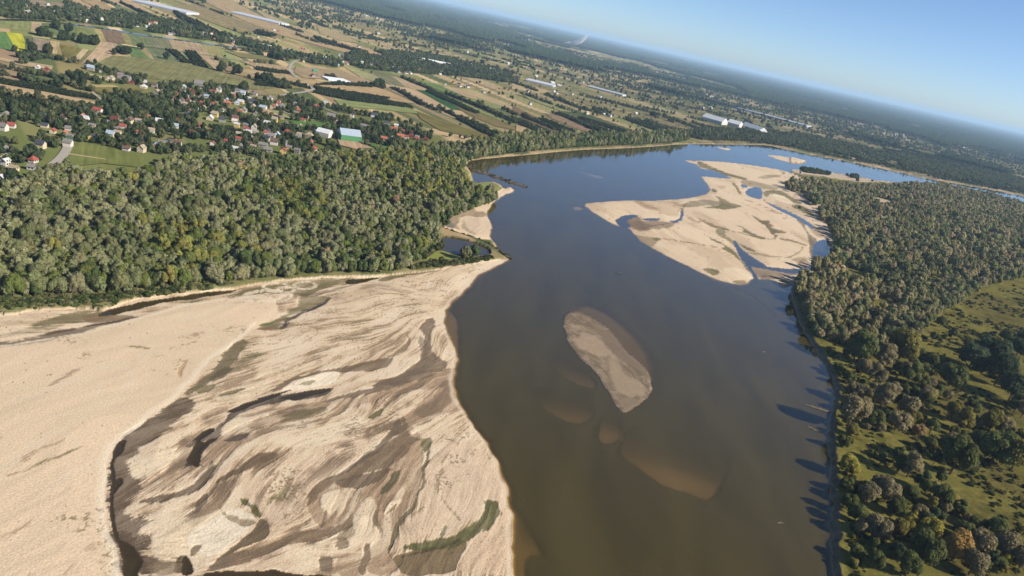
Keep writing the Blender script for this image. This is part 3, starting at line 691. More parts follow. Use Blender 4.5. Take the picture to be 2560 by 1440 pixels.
iv("760,250 900,225 1000,240 1062,215 1040,190 980,180 1032,213 1000,245 880,272 800,270", A(170, 154, 116), .85, 1.0, rag=.6)
iv("560,120 700,150 850,175 960,215 900,205 760,180 640,155", A(200, 182, 144), .5, 1.0, rag=.9)
iv("680,1125 760,1145 1000,1190 1180,1215 1130,1240 900,1275 800,1270 735,1180", A(160, 140, 116), .95, .7, rag=.7, wet=.3)
iv("800,1235 860,1232 870,1250 820,1258", A(130, 112, 92), .8, .6)
iv("1000,1275 1080,1270 1075,1310 1030,1315", A(150, 136, 94), .7, .8, rag=.5); iv("1340,1090 1460,1070 1500,1040 1500,1130 1380,1160", A(158, 138, 112), .9, 1.0, wet=.3)
ishape("1585,587 1620,595 1655,598 1640,608 1630,620 1602,605", A(168,146,116), .85, 1.2, rag=.5); ishape("1628,594 1655,596 1640,606", GREEN, .8, .8)
stroke("1655,598 1690,605 1740,610 1790,618", .7, A(180,150,118), .7, .8)
for s_, w_, c_ in (("1582,588 1610,593 1655,598 1700,603 1745,612 1790,621 1830,642", .8, A(150,130,96)), ("1712,538 1740,552 1790,568 1830,581 1850,583 1890,595 1935,601 1941,588", 1.0, A(124,112,76)),
        ("1832,602 1815,592 1795,582 1792,574 1806,570 1818,578", .9, A(140,130,92)), ("1860,500 1885,507 1920,522 1980,546 2015,572 2024,592", 1.2, A(140,124,96)), ("1745,588 1790,602 1815,606 1790,594 1762,586", .5, A(160,136,104)),
        ("1880,540 1900,553 1920,570 1930,582 1938,592", .9, A(112,104,70)), ("1757,444 1764,460 1775,476", .8, A(120,100,76)), ("1600,512 1640,522 1680,530 1700,528", .5, A(150,126,96)), ("1590,506 1640,512 1690,520", .5, A(150,126,96)),
        ("1620,530 1660,536 1690,542", .6, A(130,108,84)), ("1700,520 1708,530 1704,548 1690,556 1660,562 1620,566", 1.0, A(112,96,76)), ("1575,548 1570,558 1582,568 1610,572", .9, A(110,94,74)), ("1720,506 1710,516 1704,528", .9, A(118,102,78))):
    stroke(s_, w_, c_, .8, .6, rag=.25)
sc = put(sc, sm(1.6, .2, d_isl) * (d_isl > -.5) * (d_riv > 0) * .65, A(128, 106, 80))  # shade of the cut bank, painted as a dark rim round the island
# the little spit
ishape("1112,552 1127,538 1170,522 1200,505 1180,530 1215,530 1220,545 1150,540 1140,560 1150,575 1137,574 1116,568", A(168,146,116), .85, 1.2, rag=.6)
ishape("1105,560 1118,545 1130,555 1140,574 1118,570", A(150,140,128), .9, 1.0, wet=.6); ishape("1110,552 1120,540 1160,524 1130,540 1116,552", A(190,150,96), .8, .8)
ishape("1145,556 1165,545 1215,548 1228,560 1205,592 1170,584", A(234,210,180), .8, 1.0); ishape("1155,552 1165,556 1160,568 1195,590 1215,595 1175,586 1148,570", A(168,152,112), .6, .8, rag=.3)
# the shoal in the middle of the river
ish = d_sho > -12
sc = put(sc, ish * 1.0, A(130, 114, 92))
sc = put(sc, ish * sm(.35, .75, np.clip(.5 + .25 * L1 + .2 * L2, 0, 1)) * .75, A(170, 149, 124))
sc = put(sc, ish * sm(.5, .7, n1) * .5, A(128, 112, 92)); sc = put(sc, ish * sm(.55, .7, n2) * .4, A(200, 178, 150))
ishape("1440,790 1490,805 1530,835 1555,868 1590,900 1625,930 1628,950 1600,930 1560,905 1530,880 1520,860 1490,825", A(140,122,102), .8, 1.5, rag=.8, wet=.4)
ishape("1430,840 1470,830 1520,870 1530,890 1480,890 1440,870", A(198,174,146), .6, 1.5, rag=1.0)
ishape("1520,880 1545,890 1560,940 1610,955 1620,985 1590,998 1550,990 1530,950", A(190,168,140), .6, 1.2, rag=.9)
ishape("1552,992 1590,1000 1612,1003 1575,1028 1555,1030", A(150,132,108), .85, .8, wet=.4)
# wet hollows lie lower than the dry sand
z = np.where((dw <= 0) & (z > .04) & (sand_all > 0), np.maximum(z + zrel, .04), z)
# beds under water
under = sm(.02, -.25, z)
bedc = np.tile(A(198, 166, 102), (len(kn), 1))
bedc = put(bedc, pool_m, A(92, 80, 64))
bedc = np.where((d_sandl > -2)[:, None] & (px_of(Pn)[:, 0] < 700)[:, None], put(bedc, np.ones(len(kn)), A(88, 76, 62)), bedc)
sc = np.where(((dw > 0) & (d_sho < 0))[:, None], bedc, sc)
sc = put(sc, under * (d_sho < 0), bedc if False else A(150, 122, 86)) if False else np.where((z < -.03)[:, None] & (d_sho < 0)[:, None], bedc, sc)
wn = np.maximum(wn, sm(.06, -.02, z))
sc = sc * (1 + .022 * rng.normal(size=len(kn)).clip(-2, 2) * (dw <= 0))[:, None]
deb = (rng.random(len(kn)) < .010 * sm(.45, .62, fbm(x_ / 16, y_ / 16, 97, 3)) * (dl + .25)) & (dw < -2) & (z > .05)
sc[deb] = A(118, 102, 76)
cn = np.where(isand[:, None], sc, cn)
cn = np.where((d_sandr > 0)[:, None], DRY[None] * (.95 + .1 * n1[:, None]), cn)
cn = np.where((d_pond > -1)[:, None], A(90, 84, 58)[None], cn)
# eroded bank
bk = (scarp > .5) & (-dw < 2.6 + 1.2 * (n1 - .5))
cn = np.where(bk[:, None], (A(160, 142, 120)[None] * (.5 + .8 * n2[:, None])), cn)
strand = (~isand) & (dw <= 0) & (dw > -3.0 - 3 * (n1 - .5)) & (px_of(Pn)[:, 0] < 1985 + 600) & (dRB < -6)
cn = np.where(strand[:, None], A(186, 168, 134)[None] * (.7 + .6 * n2[:, None]), cn)
C[kn] = cn; WET[kn] = wn
Z = full(z, land_h)

# lanes and streets are laid as sheets of their own further down
FARF = G("""300,-40 560,-30 700,-6 815,10 900,32 990,55 1115,78 1200,86 1290,98 1380,108 1480,131 1530,150 1605,175 1705,192 1730,212 1805,232 1920,260 2020,277 2120,300 2170,312 2270,330 2357,358 2470,376 2560,388 2900,470
 2900,420 2560,334 1280,47 1000,-18 700,-60""", 0)
Pf = P[~near]
dff = sdf(Pf, FARF, 400.0)
clear = fbm(Pf[:, 0] / 900 + Pf[:, 1] / 4000, Pf[:, 1] / 2600, 91, 3)
wood = (dff > 0) | (Rv[~near] > 16000)
wood &= ~((clear > .66) & (Rv[~near] > 4500))
wood |= (fbm(Pf[:, 0] / 600, Pf[:, 1] / 900, 92, 3) > .60) & (Rv[~near] > 3600)
canopy = np.zeros(N, bool); canopy[~near] = wood
Z[canopy] = land_h + 13 + 7 * rng.random(canopy.sum())
C[canopy] = A(66, 80, 54)[None] * (.6 + .8 * rng.random((canopy.sum(), 1))) * (.8 + .4 * fbm(P[canopy, 0] / 500, P[canopy, 1] / 900, 95, 2)[:, None])

# ---- split the sheet into the pieces of the place
ij = np.arange(N).reshape(NR, NA)
Q = np.stack([ij[:-1, :-1], ij[:-1, 1:], ij[1:, 1:], ij[1:, :-1]], -1).reshape(-1, 4)

cls = np.zeros(N, np.int8)
cl = np.zeros(len(kn), np.int8)
cl[(d_sandl > 0) & (dw <= .5)] = 2
cl[(d_isl > 0)] = 3
cl[dw > 0] = 1
cl[(d_sho > 0)] = 4
cl[(d_spit > 0)] = 5
cl[d_bar > 0] = 6
cl[sdf(Pw, BARS[0], 40.0) > 0] = 8; cl[sdf(Pw, BARS[1], 40.0) > 0] = 9
cls[kn] = cl; cls[canopy] = 7
qc = cls[Q[:, 0]]
qc = np.where((cls[Q] == 7).sum(1) >= 3, 7, np.where(qc == 7, 0, qc))
gm = ground_mat('ground_soil', .25, 1.1, 0.0); sm_ = ground_mat('river_sand', .35, 1.3)
names = {0: 'ground', 1: 'riverbed', 2: 'sandbank', 3: 'sand_island', 4: 'sand_shoal', 5: 'sand_spit', 6: 'sandbar', 8: 'sandbar', 9: 'sandbar', 7: 'far_forest'}
LAB = {2: ('broad pale sandbank with dune and braided wet channels along the left bank', 'sandbank'), 3: ('large pale sand island with olive strips and pools by the right bank', 'sand island'),
       4: ('long damp sand shoal lying alone in mid river', 'shoal'), 5: ('small pale sand spit between the two stone groynes', 'sand spit'), 6: ('long pale bar in the river beyond the sand island', 'sandbar'), 8: ('thin sand strip at the foot of the far right forest', 'sandbar'), 9: ('smallest pale bar, close to the far shore', 'sandbar')}
for k, nm in names.items():
    F = Q[(qc == k) | ((qc == 7) if k == 0 else False)]
    if len(F) == 0: continue
    if k == 0:
        Zg = Z.copy(); Zg[canopy] = land_h
        zz = Zg
    else:
        zz = Z
    u, inv = np.unique(F.ravel(), return_inverse=True)
    V = np.stack([P[u, 0], P[u, 1], zz[u]], -1); F2 = inv.reshape(F.shape); cc, ww = C[u], WET[u]
    if k == 0:                                                 # the rest of the disc, behind and beside the photographer
        b = len(V); aa = np.radians(np.linspace(45, 317, 44)); ex = []
        rr_ = [RR[0], 2000, 70000]
        for r_ in rr_: ex += [(r_ * math.sin(t), r_ * math.cos(t), -.4) for t in aa]
        n_ = len(aa); ff = []
        for q in range(2):
            for i in range(n_ - 1):
                ff.append((b + q * n_ + i, b + q * n_ + i + 1, b + (q + 1) * n_ + i + 1, b + (q + 1) * n_ + i))
        ring = [b + i for i in range(n_)]
        c0 = b + len(ex); ex.append((0, 0, -.4))
        a2 = np.radians(np.linspace(-43, 45, 30)); c1 = c0 + 1
        ex += [(RR[0] * math.sin(t), RR[0] * math.cos(t), -.4) for t in a2]
        for i in range(n_ - 1): ff.append((c0, ring[i], ring[i + 1], ring[i + 1]))
        for i in range(29): ff.append((c0, c1 + i, c1 + i + 1, c1 + i + 1))
        tri = [f for f in ff if f[2] == f[3]]; qd = [f for f in ff if f[2] != f[3]]
        # keep quads only: turn each triangle into a quad by its edge midpoint
        for f in tri:
            m_i = b + len(ex); p1, p2 = np.array(ex[f[1] - b]), np.array(ex[f[2] - b]); ex.append(tuple((p1 + p2) / 2)); qd.append((f[0], f[1], m_i, f[2]))
        V = np.vstack([V, np.array(ex)]); F2 = np.vstack([F2, np.array(qd)[:, ::-1]])
        cc = np.vstack([cc, np.tile(A(120, 116, 76), (len(ex), 1))]); ww = np.concatenate([ww, np.zeros(len(ex))])
    me = fast_mesh(nm, V, F2)
    vcol(me, 'albedo', cc); vfloat(me, 'wet', ww)
    o = add(nm, me, gm if k in (0, 7) else sm_)
    if k == 7:
        tag(o, 'dense dark forest stretching to the horizon', 'forest', kind='stuff')
    else:
        me.polygons.foreach_set('use_smooth', np.ones(len(me.polygons), bool))
        o['kind'] = 'structure'
        if k in LAB: tag(o, *LAB[k])

# ------------------------------------------------------------------ water
def water_mat(name, murk, clear=1.05, rough=.045):
    m, n, l, o = mat(name)
    at = n.new('ShaderNodeAttribute'); at.attribute_name = 'depth'
    e = n.new('ShaderNodeMath'); e.operation = 'MULTIPLY'; e.inputs[1].default_value = -clear; l.new(at.outputs['Fac'], e.inputs[0])
    ex = n.new('ShaderNodeMath'); ex.operation = 'EXPONENT'; l.new(e.outputs[0], ex.inputs[0])
    om = n.new('ShaderNodeMath'); om.operation = 'SUBTRACT'; om.inputs[0].default_value = 1.0; l.new(ex.outputs[0], om.inputs[1]); om.use_clamp = True
    tr = n.new('ShaderNodeBsdfTransparent'); tr.inputs[0].default_value = (.97, .92, .82, 1)
    df = n.new('ShaderNodeBsdfDiffuse')
    g0 = n.new('ShaderNodeNewGeometry'); mp0 = n.new('ShaderNodeMapping'); mp0.inputs['Rotation'].default_value = (0, 0, .25); mp0.inputs['Scale'].default_value = (.05, .011, 1)
    l.new(g0.outputs['Position'], mp0.inputs[0])
    sn = n.new('ShaderNodeTexNoise'); sn.inputs['Scale'].default_value = 1.0; sn.inputs['Detail'].default_value = 5; sn.inputs['Distortion'].default_value = .6; l.new(mp0.outputs[0], sn.inputs['Vector'])
    sr = n.new('ShaderNodeMapRange'); sr.inputs[1].default_value = .3; sr.inputs[2].default_value = .7; sr.inputs[3].default_value = .84; sr.inputs[4].default_value = 1.16; l.new(sn.outputs['Fac'], sr.inputs[0])
    sv = n.new('ShaderNodeVectorMath'); sv.operation = 'SCALE'; sv.inputs[0].default_value = murk; l.new(sr.outputs[0], sv.inputs['Scale']); l.new(sv.outputs[0], df.inputs[0])
    mx = n.new('ShaderNodeMixShader'); l.new(om.outputs[0], mx.inputs[0]); l.new(tr.outputs[0], mx.inputs[1]); l.new(df.outputs[0], mx.inputs[2])
    g = n.new('ShaderNodeNewGeometry')
    nz = n.new('ShaderNodeTexNoise'); nz.inputs['Scale'].default_value = .35; nz.inputs['Detail'].default_value = 3
    l.new(g.outputs['Position'], nz.inputs['Vector'])
    bp = n.new('ShaderNodeBump'); bp.inputs['Strength'].default_value = .05; bp.inputs['Distance'].default_value = .3
    l.new(nz.outputs['Fac'], bp.inputs['Height'])
    gs = n.new('ShaderNodeBsdfGlossy'); rg = n.new('ShaderNodeMapRange'); rg.inputs[1].default_value = .4; rg.inputs[2].default_value = .65; rg.inputs[3].default_value = rough; rg.inputs[4].default_value = rough + .10; l.new(sn.outputs['Fac'], rg.inputs[0]); l.new(rg.outputs[0], gs.inputs['Roughness']); l.new(bp.outputs[0], gs.inputs['Normal'])
    dt_ = n.new('ShaderNodeVectorMath'); dt_.operation = 'DOT_PRODUCT'; l.new(g.outputs['Incoming'], dt_.inputs[0]); l.new(bp.outputs[0], dt_.inputs[1])
    ab = n.new('ShaderNodeMath'); ab.operation = 'ABSOLUTE'; l.new(dt_.outputs['Value'], ab.inputs[0])
    i1 = n.new('ShaderNodeMath'); i1.operation = 'SUBTRACT'; i1.inputs[0].default_value = 1.0; l.new(ab.outputs[0], i1.inputs[1])
    i5 = n.new('ShaderNodeMath'); i5.operation = 'POWER'; i5.inputs[1].default_value = 4.3; l.new(i1.outputs[0], i5.inputs[0])
    fr = n.new('ShaderNodeMath'); fr.operation = 'MULTIPLY_ADD'; fr.inputs[1].default_value = 1.08; fr.inputs[2].default_value = .02; l.new(i5.outputs[0], fr.inputs[0])
    m2 = n.new('ShaderNodeMixShader'); l.new(fr.outputs[0], m2.inputs[0]); l.new(mx.outputs[0], m2.inputs[1]); l.new(gs.outputs[0], m2.inputs[2])
    l.new(m2.outputs[0], o.inputs[0])
    return m
wm = water_mat('river_water', A(88, 78, 42, .49))
S = 2
gi = ij[:lr:S, ::S]
zq = Z[gi]
zmin = zq.copy()
for a in (-1, 0, 1):
    for b in (-1, 0, 1):
        zmin = np.minimum(zmin, np.roll(np.roll(zq, a, 0), b, 1))
pondv = full(d_pond, -50)[gi] > -3
okq = (zmin < -.005)
Fq = np.stack([gi[:-1, :-1], gi[:-1, 1:], gi[1:, 1:], gi[1:, :-1]], -1)
sel = okq[:-1, :-1] | okq[1:, 1:] | okq[:-1, 1:] | okq[1:, :-1]
pw = pondv[:-1, :-1]
for nm, mk in (('river', sel & ~pw), ('backwater_pond', sel & pw)):
    F = Fq[mk]
    u, inv = np.unique(F.ravel(), return_inverse=True)
    me = fast_mesh(nm, np.stack([P[u, 0], P[u, 1], np.zeros(len(u))], -1), inv.reshape(-1, 4))
    vfloat(me, 'depth', np.clip(-Z[u], 0, 5))
    o = add(nm, me, wm); o['kind'] = 'structure'
    me.polygons.foreach_set('use_smooth', np.ones(len(me.polygons), bool))

# ------------------------------------------------------------------ trees
def leaf_mat():
    m, n, l, o = mat('foliage')
    at = n.new('ShaderNodeAttribute'); at.attribute_type = 'INSTANCER'; at.attribute_name = 'tint'
    lv = n.new('ShaderNodeAttribute'); lv.attribute_name = 'leaf'
    mr = n.new('ShaderNodeMapRange'); mr.inputs[3].default_value = .7; mr.inputs[4].default_value = 1.3
    l.new(lv.outputs['Fac'], mr.inputs[0])
    vm = n.new('ShaderNodeVectorMath'); vm.operation = 'SCALE'; l.new(at.outputs['Color'], vm.inputs[0]); l.new(mr.outputs[0], vm.inputs['Scale'])
    d = n.new('ShaderNodeBsdfDiffuse'); t = n.new('ShaderNodeBsdfTranslucent')
    l.new(vm.outputs[0], d.inputs[0]); l.new(vm.outputs[0], t.inputs[0])
    x = n.new('ShaderNodeMixShader'); x.inputs[0].default_value = .42
    l.new(d.outputs[0], x.inputs[1]); l.new(t.outputs[0], x.inputs[2]); l.new(x.outputs[0], o.inputs[0])
    return m
LEAF = leaf_mat()
BARK = plain('bark', A(120, 104, 88), .9, .25, 3.0)

_ico = None
def icosphere():
    global _ico
    if _ico is None:
        import bmesh
        b = bmesh.new(); bmesh.ops.create_icosphere(b, subdivisions=2, radius=1.0)
        _ico = (np.array([v.co[:] for v in b.verts]), np.array([[v.index for v in f.verts] for f in b.faces])); b.free()
    return _ico

def crown_arrays(seed, nl, nq, size, zc, rz, lob=.5, lean=.25, spiky=0.0):
    """leaf clumps on lobes around the crown's middle; radius about 1, z up"""
    r = np.random.default_rng(seed)
    d = r.normal(size=(nl, 3)); d[:, 2] = d[:, 2] * .8 + lean; d /= np.linalg.norm(d, axis=1)[:, None]
    rad = .62 * (.75 + .4 * r.random(nl))
    lc = d * rad[:, None] * np.array([1, 1, rz]) + np.array([0, 0, zc])
    lr_ = lob * (.65 + .6 * r.random(nl))
    k = r.integers(0, nl, nq)
    u = r.normal(size=(nq, 3)); u[:, 2] += .35; u /= np.linalg.norm(u, axis=1)[:, None]
    c = lc[k] + u * (lr_[k] * (.82 + .28 * r.random(nq)))[:, None] * np.array([1, 1, .95])
    c[:, 2] = np.maximum(c[:, 2], .12)
    nrm = u + np.array([0, 0, .25]) + r.normal(size=(nq, 3)) * .34; nrm /= np.linalg.norm(nrm, axis=1)[:, None]
    t = np.cross(nrm, r.normal(size=(nq, 3))); t /= np.linalg.norm(t, axis=1)[:, None]
    b = np.cross(nrm, t)
    s = size * (.6 + .8 * r.random(nq)); s2 = s * (.55 + .4 * r.random(nq))
    V = np.stack([c - t * s[:, None], c - b * s2[:, None], c + t * s[:, None], c + b * s2[:, None]], 1).reshape(-1, 3)
    F = np.arange(nq * 4).reshape(-1, 4)
    lv = np.repeat(np.clip(r.normal(.5, .2, nq) + .25 * (_hash(k.astype(np.int64), k.astype(np.int64) * 3, seed) - .5), 0, 1), 4)
    # inner mass that stops light
    iv, if_ = icosphere()
    core = []
    off = len(V); CF = []; cv = []
    for j in range(nl):
        core.append(iv * lr_[j] * .80 + lc[j]); CF.append(if_ + off); off += len(iv); cv.append(np.full(len(iv), .42))
    V = np.vstack([V] + core); CF = np.vstack(CF); lv = np.concatenate([lv] + cv)
    return V, F, CF, lv

def mixed_mesh(name, V, F4, F3, lv, m, extra=None):
    me = bpy.data.meshes.new(name)
    loops = np.concatenate([F4.ravel(), F3.ravel()]).astype(np.int32)
    st_ = np.concatenate([np.arange(0, len(F4) * 4, 4), len(F4) * 4 + np.arange(0, len(F3) * 3, 3)]).astype(np.int32)
    me.vertices.add(len(V)); me.vertices.foreach_set('co', np.ascontiguousarray(V, np.float32).ravel())
    me.loops.add(len(loops)); me.loops.foreach_set('vertex_index', loops)
    me.polygons.add(len(st_)); me.polygons.foreach_set('loop_start', st_)
    me.update(calc_edges=True)
    vfloat(me, 'leaf', lv); me.materials.append(m)
    return me

def trunk_arrays(seed, h, r0, lean=0.0):
    r = random.Random(seed); V = []; F = []
    def tube(a, b, ra, rb, n=6):
        a, b = np.array(a), np.array(b); d = b - a; d = d / np.linalg.norm(d)
        p = np.cross(d, [.3, .9, .1]); p /= np.linalg.norm(p); q = np.cross(d, p); o = len(V)
        for c, rr in ((a, ra), (b, rb)):
            for i in range(n):
                t = 2 * math.pi * i / n; V.append(c + rr * (p * math.cos(t) + q * math.sin(t)))
        for i in range(n): F.append((o + i, o + (i + 1) % n, o + n + (i + 1) % n, o + n + i))
    top = (lean, lean * .5, h * .55)
    tube((0, 0, -.05), top, r0, r0 * .65)
    tube(top, (lean * 1.4, lean, h * .85), r0 * .65, r0 * .3)
    for i in range(4):
        t = i * 1.6 + r.random(); tube((lean * .8, lean * .4, h * (.35 + .1 * i)), (math.cos(t) * .5, math.sin(t) * .5, h * (.65 + .08 * i)), r0 * .4, r0 * .15, 5)
    return np.array(V), F

class Var: pass
VAR = []
def make_var(seed, kind, nq, size, zc, rz, nl, lob, trunk_h):
    v = Var(); v.kind = kind
    V, F4, F3, lv = crown_arrays(seed, nl, nq, size, zc, rz, lob)
    v.crown = mixed_mesh('crown', V, F4, F3, lv, LEAF)
    tv, tf = trunk_arrays(seed, trunk_h, .085)
    v.trunk = mesh('trunk', tv, tf, BARK)
    v.h = zc + rz * .62 + lob
    VAR.append(v); return v
for s in range(3): make_var(100 + s, 'round', 2600, .085, 1.15, 1.0, 16, .46, 1.25)    # 0-2 close willows
for s in range(2): make_var(120 + s, 'tall', 2600, .085, 1.7, 1.75, 18, .42, 1.9)       # 3-4 close tall crowns
for s in range(4): make_var(140 + s, 'round', 620, .15, 1.1, .95, 11, .5, 1.2)          # 5-8 forest crowns
for s in range(2): make_var(160 + s, 'tall', 620, .15, 1.6, 1.6, 12, .46, 1.8)          # 9-10
for s in range(3): make_var(180 + s, 'bush', 420, .16, .45, .45, 9, .5, .5)             # 11-13 bushes
for s in range(3): make_var(200 + s, 'far', 130, .30, 1.0, .9, 6, .58, 1.1)             # 14-16 distant crowns

def unit_tree(i):
    """crown and trunk in one mesh, for the woods that nobody could count"""
    v = VAR[i]
    me = v.crown.copy(); me.name = 'woodland_tree'
    return me
SRC = bpy.data.collections.new('tree_kinds')                    # sources for the woods, not part of the scene
for i in range(5, len(VAR)):
    o = bpy.data.objects.new('kind_%02d' % i, VAR[i].crown); SRC.objects.link(o)
VID0 = 5

ng = bpy.data.node_groups.new('scatter', 'GeometryNodeTree')
ng.interface.new_socket('Geometry', in_out='INPUT', socket_type='NodeSocketGeometry')
ng.interface.new_socket('Geometry', in_out='OUTPUT', socket_type='NodeSocketGeometry')
_n, _l = ng.nodes, ng.links
gi_ = _n.new('NodeGroupInput'); go_ = _n.new('NodeGroupOutput')
ci_ = _n.new('GeometryNodeCollectionInfo'); ci_.inputs['Collection'].default_value = SRC
ci_.inputs['Separate Children'].default_value = True; ci_.inputs['Reset Children'].default_value = True
ip = _n.new('GeometryNodeInstanceOnPoints'); ip.inputs['Pick Instance'].default_value = True
def named(nm, typ):
    a = _n.new('GeometryNodeInputNamedAttribute'); a.data_type = typ; a.inputs['Name'].default_value = nm; return a
av, ar, asx = named('vid', 'INT'), named('rot', 'FLOAT_VECTOR'), named('scl', 'FLOAT_VECTOR')
_l.new(gi_.outputs[0], ip.inputs['Points']); _l.new(ci_.outputs[0], ip.inputs['Instance'])
_l.new(av.outputs['Attribute'], ip.inputs['Instance Index']); _l.new(ar.outputs['Attribute'], ip.inputs['Rotation']); _l.new(asx.outputs['Attribute'], ip.inputs['Scale'])
_l.new(ip.outputs[0], go_.inputs[0])

def scatter(name, T, label, cat):
    """T: dict of arrays x y z r hs rot vid tint -> one object of stuff"""
    n = len(T['x'])
    me = bpy.data.meshes.new(name); me.vertices.add(n)
    me.vertices.foreach_set('co', np.stack([T['x'], T['y'], T['z']], -1).astype(np.float32).ravel())
    a = me.attributes.new('vid', 'INT', 'POINT'); a.data.foreach_set('value', (T['vid'] - VID0).astype(np.int32))
    a = me.attributes.new('rot', 'FLOAT_VECTOR', 'POINT'); rv = np.zeros((n, 3), np.float32); rv[:, 2] = T['rot']; rv[:, 0] = T.get('lean', 0); a.data.foreach_set('vector', rv.ravel())
    a = me.attributes.new('scl', 'FLOAT_VECTOR', 'POINT'); sv = np.stack([T['r'], T['r'] * T.get('fl', 1.0), T['r'] * T['hs']], -1).astype(np.float32); a.data.foreach_set('vector', sv.ravel())
    a = me.attributes.new('tint', 'FLOAT_VECTOR', 'POINT'); a.data.foreach_set('vector', np.ascontiguousarray(T['tint'], np.float32).ravel())
    o = add(name, me)
    md = o.modifiers.new('scatter', 'NODES'); md.node_group = ng
    tag(o, label, cat, kind='stuff')
    return o

WILLOW = A(162, 162, 122); SAGE = A(142, 146, 102); DGREEN = A(102, 116, 72); GREENT = A(124, 134, 74); YGREEN = A(160, 158, 88); OCHRE = A(190, 166, 104); BROWN = A(182, 156, 120)
def jgrid(poly, sp, seed, jit=.42):
    r = np.random.default_rng(seed)
    lo, hi = poly.min(0), poly.max(0)
    gx, gy = np.meshgrid(np.arange(lo[0], hi[0], sp), np.arange(lo[1], hi[1], sp * .87))
    gx = gx + (np.arange(gx.shape[0]) % 2)[:, None] * sp * .5
    q = np.stack([gx.ravel(), gy.ravel()], -1) + r.uniform(-jit, jit, (gx.size, 2)) * sp
    return q[inside(q, poly)]
def in_frame(q, m=140):
    p = px_of(q); return (p[:, 0] > -m) & (p[:, 0] < 2560 + m) & (p[:, 1] > -m) & (p[:, 1] < 1440 + m * 2)
def mixcols(wts, cols, seed, n):
    r = np.random.default_rng(seed)
    c = np.array(cols); wts = wts / wts.sum(1, keepdims=True); cs = np.cumsum(wts, 1)
    k = (r.random(n)[:, None] > cs).sum(1).clip(0, len(c) - 1)
    a = c[k] * (.84 + .32 * r.random((n, 1))) * (1 + .10 * (r.random((n, 3)) - .5))
    return a, k

YZONE = [G(s, 1) for s in ("840,400 1000,385 1120,410 1250,470 1230,500 1130,520 1000,500 900,450", "640,480 760,470 840,520 830,575 700,570 640,550", "330,560 480,570 600,640 560,690 420,690", "560,600 640,560 660,640 600,660")]
LANE_CUTS = [G(s, 0) for s in ("625,545 720,555 880,560 890,570 700,566 620,556", "300,440 400,432 405,440 310,450")]
CLEAR_L = [G("165,365 215,362 280,375 360,400 350,425 260,415 150,425 160,395", 1)]

# --- left forest
q = jgrid(FOREST_L, 4.5, 11)
q = q[in_frame(q)]
keep = np.ones(len(q), bool)
for cpoly in LANE_CUTS + CLEAR_L: keep &= ~inside(q, cpoly)
keep &= sdf(q, POND, 10) < -3; keep &= sdf(q, ALGAE, 10) < -3; keep &= sdf(q, SANDL, 10) < -1.0
q = q[keep]
n = len(q)
zf = fbm(q[:, 0] / 45, q[:, 1] / 45, 301, 3); zy = np.maximum.reduce([sm(-10, 12, sdf(q, yz, 30)) for yz in YZONE])
far_t = sm(560, 760, np.hypot(q[:, 0], q[:, 1]))
gz = fbm(q[:, 0] / 70, q[:, 1] / 70, 302, 2)
wts = np.stack([1.5 * sm(.40, .56, zf) * (1 - .75 * zy) + .12, .95 - .4 * zy, .10 + .55 * far_t + .8 * sm(.44, .34, gz), .22 + .7 * zy + .35 * sm(.44, .34, gz), .02 + 1.2 * zy, .004 + 0 * zf, .006 + 0 * zf], 1)
tl, kl = mixcols(wts, [WILLOW, SAGE, DGREEN, GREENT, YGREEN, OCHRE, BROWN], 12, n)
tl = tl * (1.12 + .5 * fbm(q[:, 0] / 38, q[:, 1] / 38, 303, 3))[:, None]
r_ = np.random.default_rng(13)
rad = 1.9 + 2.3 * r_.random(n) ** 1.6 + .8 * zf
TL = dict(x=q[:, 0], y=q[:, 1], z=np.full(n, 1.2), r=rad, hs=(1.05 + .5 * r_.random(n)), rot=r_.random(n) * 6.28, vid=r_.integers(5, 9, n), tint=tl, k=kl, fl=.75 + .5 * r_.random(n), lean=r_.normal(0, .14, n))
tall = r_.random(n) < .10; TL['vid'][tall] = r_.integers(9, 11, tall.sum()); TL['hs'][tall] *= .8
TL['zone'] = np.zeros(n, int)
qp = px_of(q); bb = (qp[:, 0] > 1170) & (qp[:, 1] < 402); TL['r'][bb] *= 1.3; TL['hs'][bb] *= 1.1

# --- right bank
FOREST_R = G("""1988,712 2035,672 2075,655 2084,612 2078,580 2045,548 2045,526 2008,498 1960,472 1968,460 2000,458 2060,463 2150,470 2200,476 2320,462 2440,485 2560,514 2800,586 2800,720 2560,700 2480,712 2400,758 2350,788
 2300,826 2275,868 2235,890 2200,900 2150,882 2100,872 2052,862 2022,836 2002,790 1986,750""", 1)
q = jgrid(FOREST_R, 5.2, 21); q = q[in_frame(q)]
keep = sdf(q, SAND_R[0], 10) < -2
for s_ in SAND_R[1:]: keep &= sdf(q, s_, 10) < -2
for cp in ("2130,600 2165,592 2180,604 2150,612", "2440,575 2500,590 2520,606 2460,596", "2520,610 2600,640 2600,670 2540,650", "2060,600 2095,605 2100,630 2075,640", "2110,515 2240,512 2235,520 2120,524"):
    keep &= ~inside(q, G(cp, 1))
for cp in ("2180,640 2240,630 2260,645 2210,655", "2330,610 2390,600 2400,612 2350,622", "2300,700 2350,690 2360,705 2320,715", "2120,740 2150,730 2165,745 2135,752", "2420,660 2470,655 2480,670 2440,676"): keep &= ~inside(q, G(cp, 1))
keep &= fbm(q[:, 0] / 22, q[:, 1] / 22, 333, 2) > .34
q = q[keep]; n = len(q)
zf = fbm(q[:, 0] / 60, q[:, 1] / 60, 311, 3)
wts = np.stack([.9 * sm(.35, .6, zf) + .35, 1.0 + 0 * zf, .55 + .9 * sm(.55, .4, zf), .25 + 0 * zf, .05 + 0 * zf, .012 + 0 * zf, .05 + 0 * zf], 1)
tr_, kr = mixcols(wts, [A(180,168,128), A(164,158,114), A(128,134,92), A(148,150,94), YGREEN, A(190,164,104), BROWN], 22, n)
